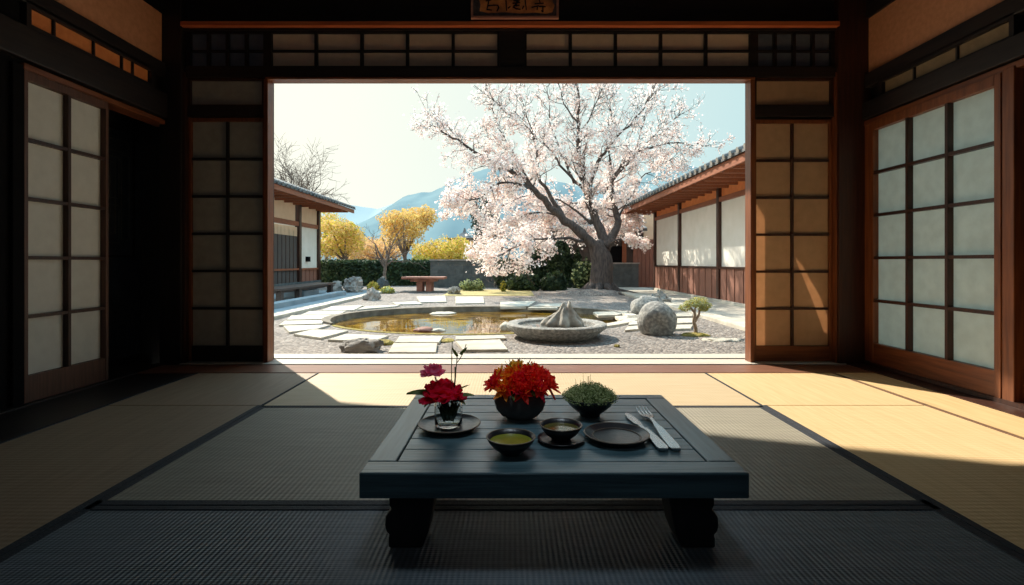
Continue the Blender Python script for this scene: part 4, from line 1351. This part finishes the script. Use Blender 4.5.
# low shrubs
def S_(name, px, py, w, h, mats, seed, lab, n=700, size=.03):
    c = G(px, py)
    return shrub(name, c, [(0, 0, h * .5, w * .5, w * .5, h * .55), (w * .25, .05, h * .4, w * .35, w * .35, h * .45), (-w * .28, 0, h * .4, w * .35, w * .35, h * .42)], n, size, mats, seed, lab)
S_('shrub', 373, 291.5, .32, .30, [M['leafyg'], M['leafyel']], 51, 'small bright yellow shrub between the boulders')
S_('shrub', 387, 293.5, .36, .2, [M['leafpale'], M['leafyg']], 52, 'pale green low shrub right of the dark small boulder')
S_('shrub', 467, 291, .42, .36, [M['leafpale'], M['leafhedge']], 53, 'round pale green shrub before the wall, left of the pair')
S_('shrub', 477, 291, .42, .35, [M['leafpale'], M['leafhedge']], 54, 'round pale green shrub before the wall, right of the pair')
S_('shrub', 503, 292, .16, .34, [M['leafyg'], M['leafhedge']], 55, 'thin yellow-green tuft in front of the dark bushes', n=300)
for k, (px, py, Y, rx, rz) in enumerate(((535, 262, 17.7, .50, .85), (561, 257, 17.8, .42, 1.05), (507, 270, 17.6, .45, .65), (577, 266, 17.6, .16, .75), (524, 281, 16.5, .55, .36), (583, 270, 16.1, .36, .5), (554, 281, 16.4, .42, .36))):
    c = P(px, py, Y)
    labs = ['dark evergreen bush under the cherry, broad and middle-left', 'tallest dark evergreen bush under the cherry blossoms', 'dark evergreen bush at the left end under the blossoms',
            'dark evergreen bush just left of the cherry trunk', 'low rounded dark bush in front, farther from the cherry trunk', 'olive green bush touching the cherry trunk', 'low rounded dark bush in front, near the cherry trunk']
    zc = c.z - GZ
    shrub('garden_bush', (c.x, c.y, GZ), [(0, 0, zc * .75, rx, rx * .6, rz), (rx * .4, .1, zc * 1.0, rx * .55, rx * .5, rz * .6), (-rx * .45, 0, zc * .6, rx * .6, rx * .5, rz * .65)], 3200 if k != 5 else 900, .055,
          [M['leafdark'], M['leafdark'], M['leafhedge']] if k != 5 else [M['leafhedge'], M['leafhedge'], M['leafpale']], 60 + k, labs[k], 'bush', group='dark bushes under the cherry')

# recursive branching
def grow(mb, p, d, L, r, lev, rng, tips, twist=.35, up=.08, sides=5, kids=(2, 4), minr=.006):
    n = 5
    pts = [p.copy()]; rad = [r]
    q = p.copy(); dd = d.copy()
    for i in range(n):
        dd = (dd + Vector((rng.gauss(0, twist), rng.gauss(0, twist), rng.gauss(0, twist) + up)) * .35).normalized()
        q = q + dd * (L / n)
        pts.append(q.copy()); rad.append(max(minr * .6, r * (1 - .7 * (i + 1) / n)))
    mb.tube(pts, rad, sides if lev > 0 else 4, cap=False)
    if lev <= 1:
        tips += [(x, lev) for x in pts[1:]]
    if lev > 0:
        for k in range(rng.randint(*kids)):
            i = rng.randint(1, n)
            base = pts[i]
            t = (pts[i] - pts[i - 1]).normalized()
            side = t.cross(Vector((rng.gauss(0, 1), rng.gauss(0, 1), rng.gauss(0, 1)))).normalized()
            nd = (t * rng.uniform(.5, .9) + side * rng.uniform(.5, .9)).normalized()
            grow(mb, base, nd, L * rng.uniform(.45, .75), max(minr, rad[i] * .7), lev - 1, rng, tips, twist, up, sides, kids, minr)

def smooth_path(pts, sub=4):
    out = []
    n = len(pts)
    for i in range(n - 1):
        p0, p1, p2, p3 = pts[max(i - 1, 0)], pts[i], pts[i + 1], pts[min(i + 2, n - 1)]
        for k in range(sub):
            t = k / sub
            out.append(.5 * ((2 * p1) + (p2 - p0) * t + (2 * p0 - 5 * p1 + 4 * p2 - p3) * t * t + (3 * p1 - p0 - 3 * p2 + p3) * t ** 3))
    out.append(pts[-1])
    return out

# cherry tree
CY = 15.2
base = G(601, 293.2)
base.y = CY; base.x = (601 - 512) * CY / F; base.z = GZ
root = empty('cherry_tree', base, 'large cherry tree in white-pink blossom with dark spreading limbs', 'tree')
rc = random.Random(77)
def T(zx, zy, dy=0):
    px, py = 400 + zx / 2.926, 70 + zy / 2.926
    return P(px, py, CY + dy) - base
limbs = [
    # (points (zoom coords, depth offset)), start radius, end radius
    ([(590, 560, 0), (575, 530, 0), (540, 490, -.1), (480, 440, -.3), (430, 390, -.5), (390, 345, -.7), (330, 300, -.9), (270, 270, -1.1), (200, 230, -1.2), (140, 190, -1.3), (85, 158, -1.3)], .23, .013),
    ([(480, 440, -.3), (445, 375, -.1), (405, 310, .1), (400, 240, .4), (385, 170, .5), (345, 60, .7)], .10, .012),
    ([(430, 390, -.5), (380, 345, -1.0), (290, 332, -1.5), (230, 378, -1.8), (160, 392, -2.0)], .07, .012),
    ([(585, 540, 0), (600, 505, .1), (565, 420, .3), (545, 350, .3), (530, 280, .2), (520, 200, .1), (525, 110, .1), (512, 30, .2)], .24, .02),
    ([(545, 350, .3), (582, 270, .0), (620, 215, -.3), (690, 140, -.5), (745, 65, -.7)], .09, .012),
    ([(600, 520, 0), (628, 480, .2), (636, 430, .4), (618, 350, .6), (645, 285, .9), (700, 240, 1.1), (780, 216, 1.2), (880, 222, 1.2)], .19, .012),
    ([(595, 360, .4), (665, 275, .7), (760, 175, .9), (825, 128, 1.0)], .055, .010),
    ([(600, 520, 0), (640, 495, -.4), (715, 505, -.6)], .05, .012),
    ([(540, 500, -.1), (440, 488, -.9), (350, 515, -1.3), (265, 560, -1.6)], .06, .012),
    ([(510, 330, .1), (470, 240, .5), (440, 150, .8), (430, 50, .9)], .05, .010),
    ([(535, 345, .2), (490, 300, -.3), (420, 215, -.7), (330, 140, -.9), (265, 80, -1.0)], .06, .010),
    ([(618, 350, .7), (610, 250, .5), (622, 150, .4), (598, 50, .4)], .05, .010),
    ([(390, 345, -.7), (330, 240, -.8), (290, 170, -.9), (250, 60, -.9)], .045, .010),
    ([(560, 450, .2), (470, 380, .9), (360, 370, 1.3), (260, 430, 1.5)], .05, .010),
    ([(545, 480, -.1), (480, 430, .8), (380, 420, 1.2), (300, 470, 1.2), (250, 530, 1.0)], .055, .010),
    ([(560, 420, .3), (600, 395, 1.0), (650, 385, 1.5), (690, 400, 1.8)], .05, .010),
    ([(552, 400, .3), (520, 390, 1.0), (470, 395, 1.5), (420, 400, 1.8)], .05, .010),
    ([(565, 440, .3), (545, 440, 1.0), (500, 450, 1.5), (440, 470, 1.8)], .05, .010),
    ([(560, 410, .3), (590, 420, 1.1), (625, 440, 1.6), (650, 450, 1.8)], .05, .010),
    ([(650, 290, .8), (700, 200, 1.2), (720, 120, 1.3), (760, 50, 1.3)], .04, .010),
    ([(640, 430, .6), (700, 330, 1.3), (740, 290, 1.5), (800, 260, 1.6)], .04, .010),
    ([(520, 200, .1), (560, 130, -.3), (590, 60, -.5)], .04, .010),
    ([(525, 160, .1), (480, 100, -.2), (465, 30, -.3)], .04, .010),
]
mb = MB(); tips = []
tr = [(0, 0, -.1), (-.0, 0, .18), (.015, 0, .5)]
mb.tube(smooth_path([Vector(p) for p in tr] + [T(591, 562), T(583, 535), T(570, 500)]), [.50, .44, .40, .375, .36, .35, .345, .34, .335, .33, .325, .32, .315, .31, .305, .30, .29, .27, .25, .22, .18], 14)
bmb = MB()
for pts, r0, r1 in limbs:
    w = smooth_path([T(*p) for p in pts], 4)
    n = len(w)
    w = [p + Vector((rc.gauss(0, .02), rc.gauss(0, .03), rc.gauss(0, .02))) if 0 < i < n - 1 else p for i, p in enumerate(w)]
    rad = [r0 + (r1 - r0) * (i / (n - 1)) ** .52 for i in range(n)]
    mb.tube(w, rad, 9)
    thin = pts[-1] == (715, 505, -.6)
    start = int(n * (.6 if thin else .5 if r0 == .23 else .28))
    for i in range(start, n):
        f = i / n
        low = w[i].z < 2.6
        if w[i].z < 2.05 and w[i].x > .1 and not thin: continue
        for rep in range(1 if thin else 2 if (f > .45 or low) else 1):
            t = (w[min(i + 1, n - 1)] - w[max(i - 1, 0)]).normalized()
            side = t.cross(Vector((rc.gauss(0, 1), rc.gauss(0, .8), rc.gauss(0, 1)))).normalized()
            d = (t * .6 + side * .8 + Vector((0, 0, .1 if not low else -.15))).normalized()
            grow(bmb, w[i], d, rc.uniform(.45, 1.05) * (1 - .35 * f) * (.32 if thin else 1), max(.012, rad[i] * .35), 2, rc, tips, kids=(2, 3), minr=.007)
# surface roots
for a in range(9):
    an = a * .7 + .2
    L = rc.uniform(.5, 1.0)
    mb.tube([Vector((math.cos(an) * .3, math.sin(an) * .3, .22)), Vector((math.cos(an) * .55, math.sin(an) * .55, .06)), Vector((math.cos(an) * (.6 + L), math.sin(an) * (.6 + L), -.04))], [.13, .08, .03], 8)
mb.build('trunk', M['bark'], root, smooth=True)
o = bmb.build('twigs', M['bark'], root); o['kind'] = 'stuff'
rg = np.random.default_rng(8)
tp = np.array([tuple(t[0]) for t in tips])
# keep a natural thinning toward the top of the crown
z = tp[:, 2]
dens = np.clip(1.15 - (z - 2.0) / 3.6, .24, 1.0)
print('tips', len(tp))
NB = 52000
pk = rg.choice(len(tp), NB, p=dens / dens.sum())
cen = tp[pk] + rg.normal(size=(NB, 3)) * .062
cen = cen[cen[:, 2] > .55]
NB = len(cen)
quads_obj('blossoms', cen, rg.normal(size=(NB, 3)) + np.array([-.4, -.3, .5]), rg.uniform(.016, .036, NB), [M['blos1'], M['blos1'], M['blos2'], M['blos3']], root,
          mi=rg.choice(4, NB, p=[.35, .25, .27, .13]), seed=4)['kind'] = 'stuff'

# gravel mound around the roots
o = rock_mesh(1.05, .9, .16, 71, amp=.12, sub=4, flat=-.02).build('root_mound', M['gravel'], loc=(base.x - .35, CY - .4, GZ - .04), smooth=True)
tag(o, 'low gravel mound over the cherry tree roots', 'mound')

# bare tree behind the left house
b0 = P(294, 214, 30.0)
root = empty('bare_tree', (b0.x, b0.y, GZ), 'large leafless tree behind the left house roof', 'tree')
mb = MB(); tips2 = []
rb = random.Random(5)
zr0 = b0.z - GZ
mb.tube([(0, 0, -.1), (0, 0, zr0 * .5), (0, 0, zr0)], [.3, .25, .2], 8)
for k in range(15):
    a = math.pi * (k + .5) / 15
    d = Vector((math.cos(a) * .9, rb.gauss(0, .35), .35 + math.sin(a)))
    grow(mb, Vector((0, 0, zr0 + rb.uniform(-.5, .3))), d.normalized(), rb.uniform(2.0, 2.9), .075, 3, rb, tips2, twist=.3, up=.12, sides=4, kids=(3, 5), minr=.010)
mb.build('branches', M['bark2'], root)
# small bare tree in the garden
b0 = G(385, 290.5); b0.y = 16.6; b0.x = (386 - 512) * 16.6 / F
root = empty('bare_tree', (b0.x, b0.y, GZ), 'small leafless tree with thin trunk in front of the hedge', 'tree')
mb = MB(); tips2 = []
mb.tube([(0, 0, -.1), (-.05, 0, .5), (.0, 0, .95)], [.07, .055, .05], 7)
for k in range(7):
    a = math.pi * (k + .5) / 7
    d = Vector((math.cos(a) * .8, rb.gauss(0, .3), .5 + math.sin(a) * .6))
    grow(mb, Vector((0, 0, .85 + rb.uniform(-.3, .1))), d.normalized(), rb.uniform(.8, 1.25), .032, 3, rb, tips2, up=.1, sides=4, kids=(2, 3), minr=.006)
mb.build('branches', M['bark2'], root)

# small shaped pine on the gravel
b0 = G(695, 335)
root = empty('small_pine', b0, 'small cloud-pruned pine with pale twisted trunk on the gravel', 'tree')
mb = MB()
mb.tube(smooth_path([Vector((0, 0, -.02)), Vector((.01, 0, .08)), Vector((-.015, 0, .18)), Vector((.0, 0, .27)), Vector((-.06, 0, .34)), Vector((-.12, 0, .36))]), [.028 - .0009 * i for i in range(21)], 8)
mb.tube(smooth_path([Vector((0, 0, .17)), Vector((.045, 0, .25)), Vector((.06, 0, .33)), Vector((.10, .02, .38))]), [.02 - .0009 * i for i in range(13)], 8)
mb.tube(smooth_path([Vector((0, 0, .26)), Vector((.01, .02, .34)), Vector((.04, .02, .42))]), [.015 - .0009 * i for i in range(9)], 8)
mb.build('trunk', mat('pine_bark', (136, 114, 96), (170, 148, 126), scale=30, rough=.9), root, smooth=True)
for (x, y, zz, rx, rz) in ((-.13, 0, .345, .085, .05), (-.05, .02, .40, .09, .045), (.06, .02, .435, .12, .05), (.13, -.02, .375, .075, .05), (.10, 0, .33, .07, .035), (.0, -.03, .385, .07, .035)):
    rg2 = np.random.default_rng(int(abs(x) * 1000 + zz * 100))
    cc, nn = leaf_cloud([(x, y, zz, rx, rx * .8, rz)], 520, rg2, .4)
    quads_obj('foliage_pad', cc, nn + np.array([0, 0, .6]), rg2.uniform(.006, .013, 520), [mat('pine_pale', (188, 180, 128), (214, 206, 160), scale=30, rough=.7, transl=.3), M['leafpale'], M['leafpale'], M['leafyg']], root, seed=int(zz * 99), leaf=True)
o = rock_mesh(.035, .03, .03, 91, sub=2).build('pebble', M['moss'], loc=G(617, 347)); tag(o, 'single mossy brown pebble on the gravel right of the basin', 'stone')

# ------------------------------------------------------------------ mountains
def hills(name, Y, pts, m, depth, seed, rough):
    xs = np.linspace(pts[0][0], pts[-1][0], 220)
    ys = np.interp(xs, [p[0] for p in pts], [p[1] for p in pts])
    mb = MB(); vs = []; fs = []
    rows = 16
    for j in range(rows + 1):
        t = j / rows
        for i, (px, py) in enumerate(zip(xs, ys)):
            p = P(px, py, Y)
            h = p.z + 2
            q = Vector((p.x * .02, t * 3, seed))
            nz = mnoise.fractal(Vector((p.x / Y * 16, t * 2.2, seed)), 1.0, 2.0, 5)
            ridge = abs(mnoise.noise(Vector((p.x / Y * 14 + t * .8, t * .6, seed + 4))))
            z = -2 + h * (1 - t) ** .85 + h * rough * (nz * .45 + (ridge - .3) * .8 * min(1, t * 3)) * (1 - t * .6)
            vs.append((p.x, Y - depth * t, z))
    n = len(xs)
    for j in range(rows):
        for i in range(n - 1):
            fs.append((j * n + i, j * n + i + 1, (j + 1) * n + i + 1, (j + 1) * n + i))
    o = mb.add(vs, fs).build(name, m, smooth=True); o['kind'] = 'structure'
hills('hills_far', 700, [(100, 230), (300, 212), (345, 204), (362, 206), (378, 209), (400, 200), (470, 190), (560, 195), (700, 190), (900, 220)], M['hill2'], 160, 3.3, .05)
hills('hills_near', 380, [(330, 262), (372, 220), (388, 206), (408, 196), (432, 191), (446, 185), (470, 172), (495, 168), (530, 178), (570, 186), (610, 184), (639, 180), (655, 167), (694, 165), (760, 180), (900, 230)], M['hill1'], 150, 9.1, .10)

# ------------------------------------------------------------------ light
SD = Vector((.75, -1.0, -1.05)).normalized()
sun = bpy.data.lights.new('sun', 'SUN'); sun.energy = 8.5; sun.angle = math.radians(.7); sun.color = (1.0, .90, .74)
so = bpy.data.objects.new('sun', sun); COL.objects.link(so)
so.rotation_euler = SD.to_track_quat('-Z', 'Y').to_euler(); so.location = (-10, 14, 14)

w = bpy.data.worlds.new('sky'); scene.world = w; w.use_nodes = True
nt = w.node_tree; N, L = nt.nodes, nt.links
bg = N['Background']
tc = N.new('ShaderNodeTexCoord'); sp = N.new('ShaderNodeSeparateXYZ'); L.new(tc.outputs['Generated'], sp.inputs[0])
r1 = N.new('ShaderNodeMapRange'); r1.inputs[1].default_value = -.48; r1.inputs[2].default_value = .42
L.new(sp.outputs['X'], r1.inputs[0])
h = N.new('ShaderNodeMix'); h.data_type = 'RGBA'
h.inputs[6].default_value = (1.12, 1.10, .92, 1); h.inputs[7].default_value = (.56, .80, .82, 1)
L.new(r1.outputs[0], h.inputs[0])
r2 = N.new('ShaderNodeMapRange'); r2.inputs[1].default_value = .37; r2.inputs[2].default_value = .85
L.new(sp.outputs['Z'], r2.inputs[0])
z_ = N.new('ShaderNodeMix'); z_.data_type = 'RGBA'
z_.inputs[7].default_value = (1.0, 1.7, 2.2, 1)
L.new(r2.outputs[0], z_.inputs[0]); L.new(h.outputs[2], z_.inputs[6])
L.new(z_.outputs[2], bg.inputs['Color']); bg.inputs['Strength'].default_value = 1.0
# soft fill light added behind the viewer, with no source of its own
fl = bpy.data.lights.new('room_fill', 'AREA'); fl.shape = 'RECTANGLE'; fl.size = 3.2; fl.size_y = 1.4; fl.energy = 3.2; fl.color = (.80, .92, 1.0)
fo = bpy.data.objects.new('room_fill', fl); COL.objects.link(fo)
fo.location = (0, -1.45, 2.0); fo.rotation_euler = (math.radians(74), 0, 0)
# unseen spot added to brighten the flowers and the low tabletop
sl = bpy.data.lights.new('table_fill_spot', 'SPOT'); sl.energy = 95; sl.spot_size = math.radians(27); sl.spot_blend = .8; sl.shadow_soft_size = .35; sl.color = (.78, .92, 1.0)
slo = bpy.data.objects.new('table_fill_spot', sl); COL.objects.link(slo)
slo.location = (.1, 1.35, 3.05); slo.rotation_euler = Vector((0, .36, -2.75)).to_track_quat('-Z', 'Y').to_euler()
# sky portal in the opening helps the sampling only
pl = bpy.data.lights.new('opening_portal', 'AREA'); pl.shape = 'RECTANGLE'; pl.size = 3.75; pl.size_y = 2.24; pl.cycles.is_portal = True
po = bpy.data.objects.new('opening_portal', pl); COL.objects.link(po)
po.location = (-.025, YB + .12, 1.12); po.rotation_euler = (math.radians(-90), 0, 0)

# ------------------------------------------------------------------ camera
cam = bpy.data.cameras.new('camera'); cam.sensor_width = 36; cam.lens = 18; cam.shift_y = -(292.5 - HZ) / 1024
cam.clip_end = 3000; cam.clip_start = .02
co = bpy.data.objects.new('camera', cam); COL.objects.link(co)
co.location = (0, 0, EYE); co.rotation_euler = (math.radians(90), 0, 0)
scene.camera = co
scene.view_settings.view_transform = 'Standard'
scene.view_settings.look = 'None'
scene.view_settings.exposure = 0
scene.view_settings.gamma = 1.1
scene.cycles.use_denoising = True
scene.cycles.max_bounces = 10
scene.cycles.diffuse_bounces = 6
scene.cycles.sample_clamp_indirect = 6
